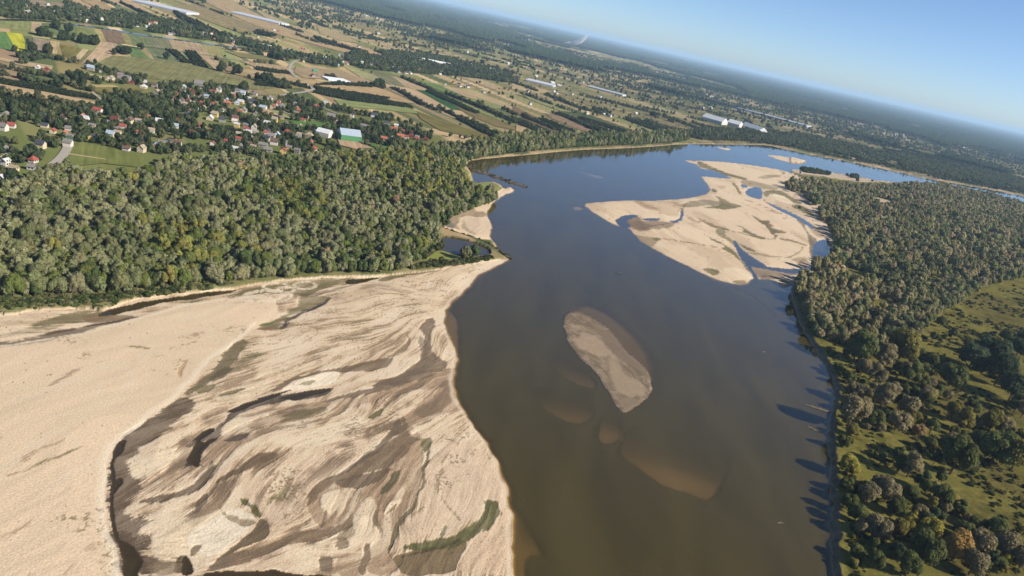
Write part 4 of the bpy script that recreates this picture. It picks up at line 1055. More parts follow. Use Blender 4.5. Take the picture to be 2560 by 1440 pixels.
tr_ = tr_ * (.98 + .8 * fbm(q[:, 0] / 42, q[:, 1] / 42, 313, 3))[:, None]
r_ = np.random.default_rng(23); rad = 1.8 + 3.4 * r_.random(n) ** 1.9
TR = dict(x=q[:, 0], y=q[:, 1], z=np.full(n, 2.2), r=rad, hs=(.95 + .5 * r_.random(n)), rot=r_.random(n) * 6.28, vid=r_.integers(5, 9, n), tint=tr_, k=kr, fl=.75 + .5 * r_.random(n), zone=np.ones(n, int), lean=r_.normal(0, .14, n))

# --- trees standing on the right-hand meadow, one by one (spot of the trunk, crown width in the photograph, look)
MT = """2127,1003,50,w 2118,1068,72,w 2146,908,70,g 2200,925,58,w 2243,905,80,o 2264,965,56,g 2182,965,48,w 2196,1028,58,w 2222,1005,46,w 2262,1045,54,w 2235,1078,55,w 2290,1088,32,b 2322,1086,40,g
2369,967,62,g 2415,935,80,d 2450,930,85,d 2485,965,76,d 2520,1005,80,d 2376,1052,46,o 2396,1082,56,o 2470,1080,58,o 2532,1035,48,g 2373,1188,84,g 2475,1160,90,g 2525,1180,70,o 2265,1195,56,w 2113,1185,54,y
2105,1118,34,g 2190,1230,46,w 2160,1262,50,w 2208,1258,58,w 2112,1275,40,g 2134,1305,48,g 2232,1288,50,g 2345,1268,54,g 2368,1275,34,y 2188,1350,60,w 2182,1425,42,g 2240,1340,40,o 2312,1350,58,y 2377,1405,76,c
2305,1410,78,g 2440,1380,66,w 2500,1395,66,w 2482,1345,50,g 2545,1425,56,w 2262,1440,60,g 2420,1440,66,w 2480,1450,60,o 2135,1395,40,g 2240,1400,44,d 2150,1340,44,w 2350,1460,70,g 2560,1360,50,g 2555,950,60,d 2540,890,46,d
2510,860,40,g 2330,855,22,g 2375,848,24,d 2348,818,24,g 2415,868,22,g 2474,862,28,d 2548,852,26,d 2300,985,32,g 2335,1000,30,g 2345,985,24,g 2420,1040,44,g 2500,1090,44,w 2440,1120,44,g 2545,1120,46,o 2305,945,40,g 2290,900,36,g 2325,915,38,g
2170,1150,22,g 2355,1120,26,d 2556,1240,40,g 2110,1225,36,g 2290,1300,44,w 2270,1250,40,g 2330,1310,40,d 2400,1350,50,g 2090,930,26,g 2120,960,30,g 2150,940,40,w 2170,1000,40,w 2150,1035,44,w 2180,1070,40,g"""
rowsM = [t.split(',') for t in MT.split()]
_r = random.Random(5)
GLADES = [G(s, 0) for s in ("2290,850 2350,790 2560,740 2560,850 2420,890 2330,880", "2340,970 2500,985 2480,1030 2380,1020", "2130,1085 2320,1110 2300,1160 2120,1150", "2340,1190 2560,1200 2560,1330 2420,1310", "2300,960 2350,930 2340,960", "2390,880 2500,890 2480,900", "2230,1150 2350,1170 2330,1220 2290,1200")]
for _ in range(420):
    x, y = _r.uniform(2100, 2570), _r.uniform(860, 1450)
    if x < 2110 + (y > 1100) * 10 + abs(y - 1000) * .0: continue
    g_ = unp(x, y); cl_ = float(fbm(np.array([g_[0] / 26]), np.array([g_[1] / 26]), 555, 3)[0])
    if cl_ < .47 or any(inside(g_[None], gp)[0] for gp in GLADES): continue
    if min((abs(x - float(a)) + abs(y - float(b)) * 1.6) / (float(c) + 1) for a, b, c, _d in rowsM) < .5: continue
    rowsM.append([str(x), str(y), str(_r.uniform(16, 42)), _r.choice('wwggggoodyw')])
mp = np.array([[float(a), float(b), float(c)] for a, b, c, _ in rowsM]); ml = [d for *_, d in rowsM]
mq = unp(mp[:, 0], mp[:, 1], 2.2)
dist = np.sqrt((mq ** 2).sum(1) + CAM_H ** 2); nrm_ = np.sqrt(FPX ** 2 + (mp[:, 0] - 1280) ** 2 + (mp[:, 1] - 720) ** 2)
mr_ = mp[:, 2] * .5 * dist / nrm_
LOOK = dict(w=(A(164,152,114), 0), g=(A(116,122,74), 2), o=(A(146,138,76), 3), d=(A(90,102,74), 2), y=(A(172,162,78), 4), b=(A(182,152,110), 6), c=(A(196,162,98), 5))
r_ = np.random.default_rng(33); n = len(mq)
TM = dict(x=mq[:, 0], y=mq[:, 1], z=np.full(n, 2.3), r=mr_ * .95, hs=.95 + .35 * r_.random(n), rot=r_.random(n) * 6.28, vid=r_.integers(0, 3, n),
          tint=np.array([LOOK[d][0] for d in ml]) * (1.08 + .35 * r_.random((n, 1))), k=np.array([LOOK[d][1] for d in ml]), fl=np.ones(n), zone=np.full(n, 2), lean=np.zeros(n))
tl_ = r_.random(n) < .25; TM['vid'][tl_] = r_.integers(3, 5, tl_.sum()); TM['hs'][tl_] *= .8

# keep the woods off the meadow trees, then choose the individuals: the ones that show largest
ALL = {k: np.concatenate([np.broadcast_to(np.asarray(TL[k]), (len(TL['x']),) + np.asarray(TL[k]).shape[1:]), TR[k], TM[k]]) for k in TL}
pos = np.stack([ALL['x'], ALL['y']], -1); ppx = px_of(pos, 2.0)
dist = np.sqrt((pos ** 2).sum(1) + CAM_H ** 2)
size_px = ALL['r'] * 2 * ALL['hs'] / dist * FPX
infr = (ppx[:, 0] > 5) & (ppx[:, 0] < 2552) & (ppx[:, 1] > 20) & (ppx[:, 1] < 1445)
front = np.where(ALL['zone'] == 0, sm(9, 2, -np.maximum(sdf(pos, SANDL, 60), -60)) * 8, 0)   # the forest's open edge shows whole trees
score = np.where(infr, size_px + front, 0) + (ALL['zone'] == 2) * 1000 * infr
kindn = np.where(np.isin(ALL['k'], (0, 1)), 0, np.where(np.isin(ALL['k'], (2, 3)), 1, 2))
solo = np.zeros(len(score), bool)
for kk, mxn in ((0, 270), (1, 230), (2, 90)):
    idx = np.nonzero((kindn == kk) & (score > 0))[0]
    solo[idx[np.argsort(-score[idx])][:mxn]] = True
KN = {0: ('willow_tree', 'grey-green willow'), 1: ('broadleaf_tree', 'dark green broadleaf tree'), 2: ('autumn_tree', 'yellowing autumn tree')}
ZN = {0: 'in the left bank forest', 1: 'in the right bank forest', 2: 'on the right bank meadow'}
def ordn(i):
    return str(i) + ('th' if 10 <= i % 100 <= 20 else {1: 'st', 2: 'nd', 3: 'rd'}.get(i % 10, 'th'))
for kk in KN:
    for zz in ZN:
        idx = np.nonzero(solo & (kindn == kk) & (ALL['zone'] == zz))[0]
        idx = idx[np.argsort(ppx[idx, 0])]
        for no, i in enumerate(idx):
            vid = int(ALL['vid'][i])
            if vid >= 9: vid = 3 + vid % 2
            elif vid >= 5: vid = vid % 3
            v = VAR[vid]
            e = bpy.data.objects.new(KN[kk][0], None); COL.objects.link(e); e.empty_display_size = 1
            e.location = (ALL['x'][i], ALL['y'][i], ALL['z'][i]); e.rotation_euler = (float(ALL['lean'][i]), 0, float(ALL['rot'][i]))
            rr = float(ALL['r'][i]); e.scale = (rr, rr * float(ALL['fl'][i]), rr * float(ALL['hs'][i]))
            c = bpy.data.objects.new('crown', v.crown); COL.objects.link(c); c.parent = e
            c['tint'] = [float(t) for t in ALL['tint'][i]]
            t = bpy.data.objects.new('trunk', v.trunk); COL.objects.link(t); t.parent = e
            tag(e, '%s %s, %s of these from the left' % (KN[kk][1], ZN[zz], ordn(no + 1)), 'tree', {0: 'willows', 1: 'broadleaf trees', 2: 'autumn trees'}[kk] + ' ' + ZN[zz])
for zz, nm, lb in ((0, 'riverside_woodland', 'dense mixed green willow forest behind the left sandbank'), (1, 'riverside_woodland', 'dense dull green forest covering the right bank')):
    m_ = ~solo & (ALL['zone'] == zz)
    scatter(nm, {k: v[m_] for k, v in ALL.items()}, lb, 'forest')

# --- shrubs: along the creek on the left, on the meadow, on the pond's rim
def shrubs(name, q, rmin, rmax, cols, label, seed, z=1.0, hs=1.0):
    r = np.random.default_rng(seed); n = len(q)
    c = np.array(cols)[r.integers(0, len(cols), n)] * (.75 + .5 * r.random((n, 1)))
    scatter(name, dict(x=q[:, 0], y=q[:, 1], z=np.full(n, z), r=rmin + (rmax - rmin) * r.random(n) ** 1.8, hs=hs * (.8 + .6 * r.random(n)), rot=r.random(n) * 6.28, vid=r.integers(11, 14, n), tint=c, fl=.8 + .4 * r.random(n)), label, 'shrubs')
beltp = G("-100,792 0,784 100,774 230,770 262,774 320,750 400,740 500,728 600,716 560,708 420,722 250,738 100,745 -100,755", 1)
q = jgrid(beltp, 1.7, 41); q = q[in_frame(q)]
shrubs('creekside_shrubbery', q, .7, 2.2, [A(120,128,80), A(100,116,64), A(150,146,106), A(92,108,70)], 'low tangled green shrubs between forest and sandy creek', 42, .6, .9)
q = np.vstack([jgrid(G("1010,682 1060,655 1150,658 1225,642 1240,650 1180,660 1100,672 1030,680", 1), 2.6, 43), jgrid(G("1040,640 1100,600 1110,615 1075,640 1050,655", 1), 3.0, 44), jgrid(G("1080,560 1110,545 1120,560 1108,575", 1), 3.5, 45)])
shrubs('pond_shrubbery', q, 1.0, 2.8, [A(108,118,72), A(96,106,62), A(140,140,100)], 'green shrubs on the rim of the backwater pond', 46, .8, 1.0)
MEADOW = G("2100,900 2230,895 2290,840 2350,795 2480,720 2620,720 2700,1800 2112,1800 2100,1300 2090,1120 2104,1000", 1)
q = jgrid(MEADOW, 4.2, 47); q = q[in_frame(q) & (fbm(q[:, 0] / 18, q[:, 1] / 18, 48, 3) > .48)]
shrubs('meadow_shrubbery', q, .35, 2.2, [A(104,110,62), A(122,122,66), A(96,102,64), A(140,130,78)], 'scattered low bushes on the right bank meadow', 49, 2.3, .9)
bl = G("2105,1150 2112,1250 2118,1350 2125,1460 2160,1460 2150,1340 2140,1240 2130,1150", 0)
q = np.vstack([jgrid(bl, 2.6, 50), jgrid(G("2100,860 2060,880 2085,925 2100,960 2105,1010 2120,1000 2105,930 2085,885", 0), 2.6, 51)])
shrubs('bank_shrubbery', q, .6, 1.7, [A(124,120,62), A(104,106,56), A(90,96,54)], 'bushes along the top of the eroded right bank', 52, 2.3, .9)
q = jgrid(G("2000,424 2030,427 2075,436 2070,440 2010,433", 0), 4, 53); q = np.vstack([q, jgrid(G("2125,440 2145,444 2143,449 2128,446", 0), 3.5, 54)])
shrubs('dune_shrubbery', q, 2.0, 4.5, [A(92,104,64), A(104,114,70)], 'bushes on the far sand strip of the right bank', 55, 1.4, 1.3)
q = jgrid(G("2090,620 2300,560 2560,560 2560,700 2300,820 2060,870 2000,800 2000,720", 0), 8, 57); q = q[in_frame(q)]

# ------------------------------------------------------------------ fields
def field_mat():
    m, n, l, o = mat('field_crop')
    b = n.new('ShaderNodeBsdfDiffuse')
    at = n.new('ShaderNodeAttribute'); at.attribute_type = 'OBJECT'; at.attribute_name = 'tint'
    uv = n.new('ShaderNodeAttribute'); uv.attribute_name = 'rows'
    mp_ = n.new('ShaderNodeMapping'); mp_.inputs['Scale'].default_value = (.012, .28, 1)
    l.new(uv.outputs['Vector'], mp_.inputs[0])
    nz = n.new('ShaderNodeTexNoise'); nz.inputs['Scale'].default_value = 1.0; nz.inputs['Detail'].default_value = 4; l.new(mp_.outputs[0], nz.inputs['Vector'])
    n2_ = n.new('ShaderNodeTexNoise'); n2_.inputs['Scale'].default_value = .035; n2_.inputs['Detail'].default_value = 5; l.new(uv.outputs['Vector'], n2_.inputs['Vector'])
    mr = n.new('ShaderNodeMapRange'); mr.inputs[1].default_value = .3; mr.inputs[2].default_value = .7; mr.inputs[3].default_value = .74; mr.inputs[4].default_value = 1.24; l.new(nz.outputs['Fac'], mr.inputs[0])
    m2 = n.new('ShaderNodeMapRange'); m2.inputs[1].default_value = .3; m2.inputs[2].default_value = .7; m2.inputs[3].default_value = .84; m2.inputs[4].default_value = 1.16; l.new(n2_.outputs['Fac'], m2.inputs[0])
    mm = n.new('ShaderNodeMath'); mm.operation = 'MULTIPLY'; l.new(mr.outputs[0], mm.inputs[0]); l.new(m2.outputs[0], mm.inputs[1])
    vm = n.new('ShaderNodeVectorMath'); vm.operation = 'SCALE'; l.new(at.outputs['Color'], vm.inputs[0]); l.new(mm.outputs[0], vm.inputs['Scale'])
    l.new(vm.outputs[0], b.inputs[0]); l.new(b.outputs[0], o.inputs[0])
    return m
FIELD = field_mat()
FIELD_POLY = []
def sheet(name, q, z, tint, m=None):
    """a flat patch of land with its own outline"""
    k = np.argmax(((np.roll(q, -1, 0) - q) ** 2).sum(1)); d = q[(k + 1) % len(q)] - q[k]; d = d / np.linalg.norm(d)
    me = bpy.data.meshes.new(name)
    V = [(x, y, z) for x, y in q]
    area = .5 * sum(q[i][0] * q[(i + 1) % len(q)][1] - q[(i + 1) % len(q)][0] * q[i][1] for i in range(len(q)))
    f = list(range(len(q))) if area > 0 else list(range(len(q)))[::-1]
    me.from_pydata(V, [], [f]); me.update()
    a = me.attributes.new('rows', 'FLOAT_VECTOR', 'POINT')
    r = np.stack([q @ d, q @ np.array([-d[1], d[0]]), np.zeros(len(q))], -1); a.data.foreach_set('vector', r.astype(np.float32).ravel())
    o = add(name, me, m or FIELD); o['tint'] = [float(t) * 1.15 for t in tint]; o['kind'] = 'structure'
    return o
fz = [land_h + .45]
def field(s, c, orch=None):
    q = G(s, 0); fz[0] += .012
    sheet('field', q, fz[0], A(*c)); FIELD_POLY.append(q)
    return q
TAN, STRAW, BRN, LGR, GRN, GRY, OLV, DK = (196,174,138), (210,188,150), (138,118,96), (150,152,98), (116,134,80), (128,130,98), (134,126,76), (74,82,58)
for s, c in (
 ("-40,46 0,50 80,58 77,81 0,72 -40,66", (152,156,100)), ("80,58 104,60 103,84 77,81", TAN), ("104,60 180,66 190,92 118,90 103,84", (122,136,88)), ("190,68 234,74 252,107 226,98 192,92", (140,148,92)),
 ("15,83 55,88 63,108 61,136 43,132", (206,204,70)), ("-30,80 15,83 43,132 0,124 -30,118", (112,146,86)), ("82,97 125,104 118,120 92,140 84,122", (166,150,126)), ("125,104 150,109 141,139 128,138", (200,178,136)),
 ("150,114 207,125 182,156 158,142", (132,126,74)), ("207,125 222,128 196,158 178,156", STRAW), ("222,129 234,130 210,160 200,158", (140,132,86)), ("234,130 252,107 268,108 281,140 242,161 203,163", (206,180,146)),
 ("234,74 252,76 267,107 252,107", (186,172,118)), ("252,76 302,83 314,113 266,108", (140,120,98)), ("302,83 318,86 334,117 314,113", (154,150,100)), ("318,86 371,94 386,122 334,117", (124,134,94)),
 ("268,108 290,111 305,138 281,140", (184,164,136)), ("302,115 345,121 376,150 332,147 322,132", (114,138,88)), ("371,94 420,102 436,130 386,122", (134,134,102)), ("420,102 500,110 524,141 436,130", (186,164,132)),
 ("345,121 366,123 386,152 376,150", (176,160,120)), ("366,123 414,128 452,158 386,152", (122,132,98)), ("500,112 540,118 560,150 524,141", (170,160,110)), ("498,140 540,147 562,182 538,178", (194,170,138)),
 ("245,160 281,142 400,152 470,162 560,186 640,208 700,222 640,228 560,216 450,209 340,196 290,182", (140,138,94)),
 ("-40,210 0,215 100,232 230,258 262,263 236,269 100,249 0,231 -40,226", (200,174,136)), ("-40,142 0,148 60,158 132,169 130,178 60,170 0,155 -40,150", TAN), ("180,180 260,196 310,205 300,210 220,200", TAN),
 ("225,217 282,216 300,222 240,222", (186,170,120)), ("230,222 350,222 360,230 320,236 240,236", (138,130,80)), ("640,208 690,205 780,212 770,225 700,222", (150,138,92)),
 ("165,365 215,362 280,375 360,400 350,425 260,415 150,425 160,395", (126,132,76)), ("168,389 262,403 268,406 168,392", (190,172,136)),
 ("863,172 922,186 952,200 936,206 902,196", (172,170,120)), ("922,185 980,192 1016,220 990,218 950,200", (132,130,98)), ("980,194 1002,197 1080,228 1060,231 1015,220", (190,168,132)),
 ("1015,197 1105,217 1160,246 1116,236 1060,214", (116,136,80)), ("937,207 992,218 1038,226 1112,262 1148,280 1222,322 1280,352 1330,372 1280,366 1225,342 1150,305 1065,270 1000,240", (198,172,136)),
 ("1037,226 1066,230 1166,280 1130,278 1080,250", (66,100,62)), ("1060,230 1080,228 1200,285 1186,288 1120,258", (116,108,92)), ("1105,219 1170,226 1260,260 1330,290 1330,300 1240,268 1160,243", (190,168,130)),
 ("740,170 830,176 905,197 935,208 932,216 860,205 760,198 735,184", (176,154,122)), ("740,196 800,205 870,215 930,216 990,240 1040,262 990,258 900,235 820,222 760,212", (192,166,124)),
 ("835,252 935,262 1015,270 1066,290 952,278 852,270", (146,154,100)), ("720,305 815,312 865,322 860,328 750,322", (98,134,70)), ("640,275 672,277 705,297 665,293", (196,166,132)), ("665,277 700,282 745,304 715,300", (160,160,112)),
 ("1040,280 1090,300 1220,342 1200,352 1100,330 1050,300", (126,118,72)), ("1130,262 1190,286 1280,318 1300,332 1240,320 1170,290", (136,122,84)), ("1190,245 1290,280 1400,312 1390,322 1280,292 1200,262", (146,150,100)),
 ("1280,265 1330,290 1425,330 1440,345 1400,340 1330,310 1280,285", (132,112,88)), ("1360,285 1440,300 1540,330 1520,345 1440,325 1380,300", (150,128,104)), ("1300,232 1400,262 1440,284 1400,280 1320,250", (150,150,104)),
 ("1290,315 1400,348 1395,356 1330,350 1290,335", (190,166,130)), ("1280,210 1340,220 1380,232 1340,236 1280,225", (188,168,128)), ("1440,226 1520,240 1640,275 1600,272 1500,250", (140,134,92)),
 ("610,240 700,248 690,262 620,252", (150,144,104)), ("840,345 900,362 930,375 890,378 850,368", (196,168,136)), ("905,360 960,370 990,378 940,374", (100,132,72)), ("560,226 640,240 700,240 690,246 620,240", (142,134,96)),
 ("560,185 620,176 720,192 775,205 760,212 690,204 620,196", (186,164,124)), ("600,156 660,160 720,172 724,186 650,176", (186,162,128)), ("560,130 640,140 700,150 690,158 600,146", (140,136,92)),
 ("60,0 130,0 180,20 120,24 70,12", (164,146,122)), ("100,0 145,0 160,10 120,10", (132,140,98)), ("160,0 190,0 262,34 230,30 190,16", (198,170,130)), ("190,-4 240,0 300,30 262,34 225,14", (182,158,118)), ("262,0 300,-4 370,44 330,40 300,28", (124,134,94)), ("266,2 300,-4 340,10 400,44 370,44", (200,174,136)),
 ("430,18 500,10 560,40 640,80 600,84 520,56", (160,144,104)), ("500,0 560,-6 700,66 760,92 900,130 860,134 700,90 600,50", (188,164,124)), ("630,20 720,60 800,90 780,100 700,74", (186,166,126)), ("560,38 620,62 700,92 690,100 600,70", (152,140,104)),
 ("820,100 900,118 960,140 940,144 880,130", (196,166,128)), ("790,64 840,82 900,110 850,104 800,86", (182,164,122))):
    field(s, c)

# ------------------------------------------------------------------ roads, canal
ROAD = plain('road_gravel', A(196, 188, 172), .9, .1, .4)
def ribbon(name, s, wid, z, m, label=None):
    ln = GL(s, 3); t = np.gradient(ln, axis=0); t /= np.linalg.norm(t, axis=1)[:, None]; nn_ = np.stack([-t[:, 1], t[:, 0]], -1)
    wv = wid * np.ones(len(ln)); V = []; F = []
    for a, b, ww in zip(ln, nn_, wv):
        V += [(a[0] + b[0] * ww / 2, a[1] + b[1] * ww / 2, z), (a[0] - b[0] * ww / 2, a[1] - b[1] * ww / 2, z)]
    for i in range(len(ln) - 1): F.append((2 * i, 2 * i + 1, 2 * i + 3, 2 * i + 2))
    o = add(name, mesh(name, V, F, m)); o['kind'] = 'structure'
    return ln
ROADS = []
for i, (s, wd) in enumerate((("752,152 735,156 725,166 724,178 733,190 748,200 765,210 777,222 786,226 770,232 730,238 690,244 660,250", 6), ("172,360 170,375 160,392 148,406 130,420", 7), ("310,448 345,443 385,440 400,436", 5),
        ("345,114 410,123 470,134 540,147 640,158", 4), ("690,244 740,252 790,262 830,285 860,292", 3), ("230,236 258,256 240,266", 3), ("490,425 530,420 570,420", 4), ("906,360 925,366 945,372", 4), ("640,252 680,268 720,290 760,300", 3), ("925,186 1000,225 1085,268 1150,295", 3))):
    ROADS.append((ribbon('road', s, wd, land_h + .92 + .02 * i, ROAD), wd))
CANAL = "-40,50 0,53 90,53 180,64 215,68 290,79 360,91 420,99 470,106 520,113 560,118 640,126 720,138"
cm = water_mat('canal_water', A(88, 86, 70), 3.0)
ln = GL(CANAL, 3)
CANAL_L = ln
cl_m = ribbon('canal', CANAL, 17, land_h + .75, cm)
bpy.data.objects['canal'].data.attributes.new('depth', 'FLOAT', 'POINT').data.foreach_set('value', np.full(len(bpy.data.objects['canal'].data.vertices), 1.5, np.float32))
add('algae_mat', mesh('algae_mat', [(x, y, .035) for x, y in ALGAE], [list(range(len(ALGAE)))], plain('algae', A(150, 156, 72), .8, .1, .5)))['kind'] = 'structure'

# ------------------------------------------------------------------ houses
ROOFC = dict(r=((180,96,84), 'red'), o=((196,122,96), 'orange'), d=((128,62,58), 'dark red'), g=((150,146,142), 'grey'), n=((84,88,98), 'slate'), b=((126,100,88), 'brown'), w=((226,228,228), 'white'), t=((190,176,152), 'tan'), l=((190,206,224), 'pale blue'), e=((70,170,140), 'green'), p=((150,130,136), 'purple grey'))
WALLC = dict(w=((240,234,222), 'white'), c=((230,216,180), 'cream'), y=((236,206,130), 'yellow'), o=((222,160,120), 'orange'), g=((180,174,164), 'grey'), b=((176,128,104), 'brick'), e=((98,160,110), 'green'))
RM = {k: plain('roof_' + v[1].replace(' ', '_'), A(*v[0]), .7, .14, .8) for k, v in ROOFC.items()}
WM = {k: plain('wall_' + v[1], A(*v[0]), .9, .06, .5) for k, v in WALLC.items()}
GLASS = plain('window_glass', (.03, .035, .045), .15, .05, 1.0); BRICK = plain('chimney_brick', A(150, 92, 76), .9, .15, 4.0)
_meshes = {}
def house_meshes(w, d, h, pitch, hip):
    key = (round(w), round(d), round(h * 2), hip)
    if key in _meshes: return _meshes[key]
    x, y = w / 2, d / 2; rh = y * pitch; e = .5; th = .18
    inset = y * .8 if hip else 0
    if hip:
        V = [(-x, -y, 0), (x, -y, 0), (x, y, 0), (-x, y, 0), (-x, -y, h), (x, -y, h), (x, y, h), (-x, y, h)]
        F = [(0, 1, 5, 4), (1, 2, 6, 5), (2, 3, 7, 6), (3, 0, 4, 7)]
    else:
        V = [(-x, -y, 0), (x, -y, 0), (x, y, 0), (-x, y, 0), (-x, -y, h), (x, -y, h), (x, y, h), (-x, y, h), (-x, 0, h + rh), (x, 0, h + rh)]
        F = [(0, 1, 5, 4), (1, 2, 6, 9, 5), (2, 3, 7, 6), (3, 0, 4, 8, 7)]
    wall = (V, F)
    ze = h - e * pitch + .05; X, Y = x + e, y + e
    R = [(-X, -Y, ze), (X, -Y, ze), (X, Y, ze), (-X, Y, ze), (-X + inset * 1.1, 0, h + rh + .1), (X - inset * 1.1, 0, h + rh + .1)]
    R2 = [(a, b, c - th) for a, b, c in R]
    RF = [(0, 1, 5, 4), (1, 2, 5), (2, 3, 4, 5), (3, 0, 4)] if hip else [(0, 1, 5, 4), (2, 3, 4, 5)]
    nR = len(R); RF2 = [tuple(i + nR for i in f[::-1]) for f in RF]
    side = [(0, 1), (1, 2), (2, 3), (3, 0)] if hip else [(0, 1), (1, 5), (5, 2), (2, 3), (3, 4), (4, 0)]
    roof = (R + R2, RF + RF2 + [(b, a, a + nR, b + nR) for a, b in side])
    _meshes[key] = (wall, roof, rh); return _meshes[key]
HM = {}
def box_mesh(name, sx, sy, sz, m):
    k = (name, round(sx, 2), round(sy, 2), round(sz, 2), m.name)
    if k not in HM:
        x, y = sx / 2, sy / 2
        V = [(-x, -y, 0), (x, -y, 0), (x, y, 0), (-x, y, 0), (-x, -y, sz), (x, -y, sz), (x, y, sz), (-x, y, sz)]
        HM[k] = mesh(name, V, [(3, 2, 1, 0), (4, 5, 6, 7), (0, 1, 5, 4), (1, 2, 6, 5), (2, 3, 7, 6), (3, 0, 4, 7)], m)
    return HM[k]
HOUSES = []
def house(p, wpx, roof, wall, zone, rot, near_=False, typ='house', dims=None):
    q = unp(p[0], p[1], 3.0); dist_ = math.sqrt(q[0] ** 2 + q[1] ** 2 + CAM_H ** 2)
    sc_ = dist_ / math.sqrt(FPX ** 2 + (p[0] - 1280) ** 2 + (p[1] - 720) ** 2)
    r = random.Random(int(p[0] * 7 + p[1] * 131))
    wd = max(5.5, min(wpx * sc_ * .80, 60))
    if dims: wd, dp, h = dims
    elif wd > 17: dp, h = min(wd * .42, 14), 3.6
    else: dp, h = wd * r.uniform(.7, .9), r.choice((2.6, 2.8, 4.2))
    hip = (not dims) and r.random() < .2 and wd < 16
    pitch = r.uniform(.55, .95) if wd < 17 else .38
    wl, rf, rh = house_meshes(wd, dp, h, pitch, hip)
    e = bpy.data.objects.new(typ, None); COL.objects.link(e)
    e.location = (q[0], q[1], land_h + .4); e.rotation_euler = (0, 0, rot + r.uniform(-.15, .15))
    add('wall', mesh('wall', wl[0], wl[1], WM[wall]), None, e)
    ro = add('roof', mesh('roof', rf[0], rf[1], RM[roof]), None, e)
    if typ == 'house' and wd < 17:
        add('chimney', box_mesh('chimney', .7, .7, 1.6, BRICK), None, ro, (wd * r.uniform(-.25, .25), dp * .12, h + rh * .7))
    if near_ and wd < 26:
        nwin = 2 if wd < 12 else 3
        for sy in (-1, 1):
            for i in range(nwin):
                for fl in range(2 if h > 4 else 1):
                    add('window', box_mesh('window', 1.2, .14, 1.3, GLASS), None, e, ((i + .5 - nwin / 2) * wd / nwin * .8, sy * (dp / 2), 1.0 + 2.4 * fl))
        for sx in (-1, 1):
            o = add('window', box_mesh('window', 1.2, .14, 1.3, GLASS), None, e, (sx * wd / 2, 0, h * .75)); o.rotation_euler = (0, 0, math.pi / 2)
    HOUSES.append(dict(o=e, p=p, roof=roof, wall=wall, zone=zone, q=q, r=max(wd, dp) / 2, typ=typ))
    return e
A1 = math.radians(-50); A2 = math.radians(10)
HV = """410,208,18,g,g 473,218,12,t,c 500,211,30,g,g 547,227,18,g,w 605,231,40,g,w 583,236,13,t,w 410,232,15,g,c 439,235,12,b,b 480,236,18,d,o 466,243,13,l,g 502,244,11,g,w 500,258,16,r,b 437,257,11,t,w 464,264,11,t,g
530,265,18,r,w 508,271,14,t,c 490,274,9,w,c 569,259,18,o,b 602,256,16,w,y 592,259,13,l,w 632,258,22,n,g 632,269,24,t,c 657,270,22,l,w 681,271,15,r,c 703,268,20,g,w 608,277,26,g,c 532,283,15,t,c 473,291,26,n,g 525,297,24,w,c
555,303,18,n,g 588,298,20,b,o 618,293,14,g,g 667,313,15,w,g 673,249,20,g,w 707,251,14,n,w 717,319,20,g,w 719,333,22,r,w 748,278,8,o,o 765,294,17,t,c 616,327,9,r,w 622,334,16,w,w 636,341,18,n,w 667,349,20,n,w 685,359,24,b,w
634,353,15,g,c 622,361,14,b,g 633,372,18,t,c 658,364,26,g,g 670,376,24,g,g 707,382,17,r,y 743,381,16,g,g 783,373,22,r,w 752,341,24,t,g 773,343,20,t,c 420,354,18,n,g 443,363,22,b,w 472,369,17,n,c 405,358,20,g,g
244,277,24,r,w 29,316,15,r,w 8,323,16,g,w 135,306,20,n,g 230,320,14,g,c 287,305,9,d,w 307,318,15,r,w 302,309,12,w,w 294,337,20,t,c 350,337,17,r,w 346,303,13,t,c 176,347,15,g,e 277,196,19,t,w 301,192,15,p,g 315,201,26,g,g 329,208,13,d,b
359,207,17,w,w 359,218,20,w,c 386,216,16,b,g 227,173,20,l,g 255,179,14,r,w 355,351,18,n,b 392,234,15,t,g 115,176,20,d,b 94,169,12,w,w 316,373,18,b,w 354,377,20,t,c
880,291,16,n,w 935,291,20,n,w 827,295,26,g,w 840,306,15,t,c 910,316,19,g,g 967,311,16,n,g 985,325,17,r,c 1000,347,22,o,w 960,348,20,o,c 1025,341,20,d,b 1042,348,14,r,b 1065,350,14,d,b 1027,331,10,d,w 792,266,15,r,w"""
H0 = """12,376,24,g,w 12,396,24,g,c 14,410,26,w,w 83,402,20,r,w 35,423,20,t,c 80,420,19,g,w 41,455,26,n,w 5,446,15,w,w 102,367,20,n,c 170,363,14,g,w"""
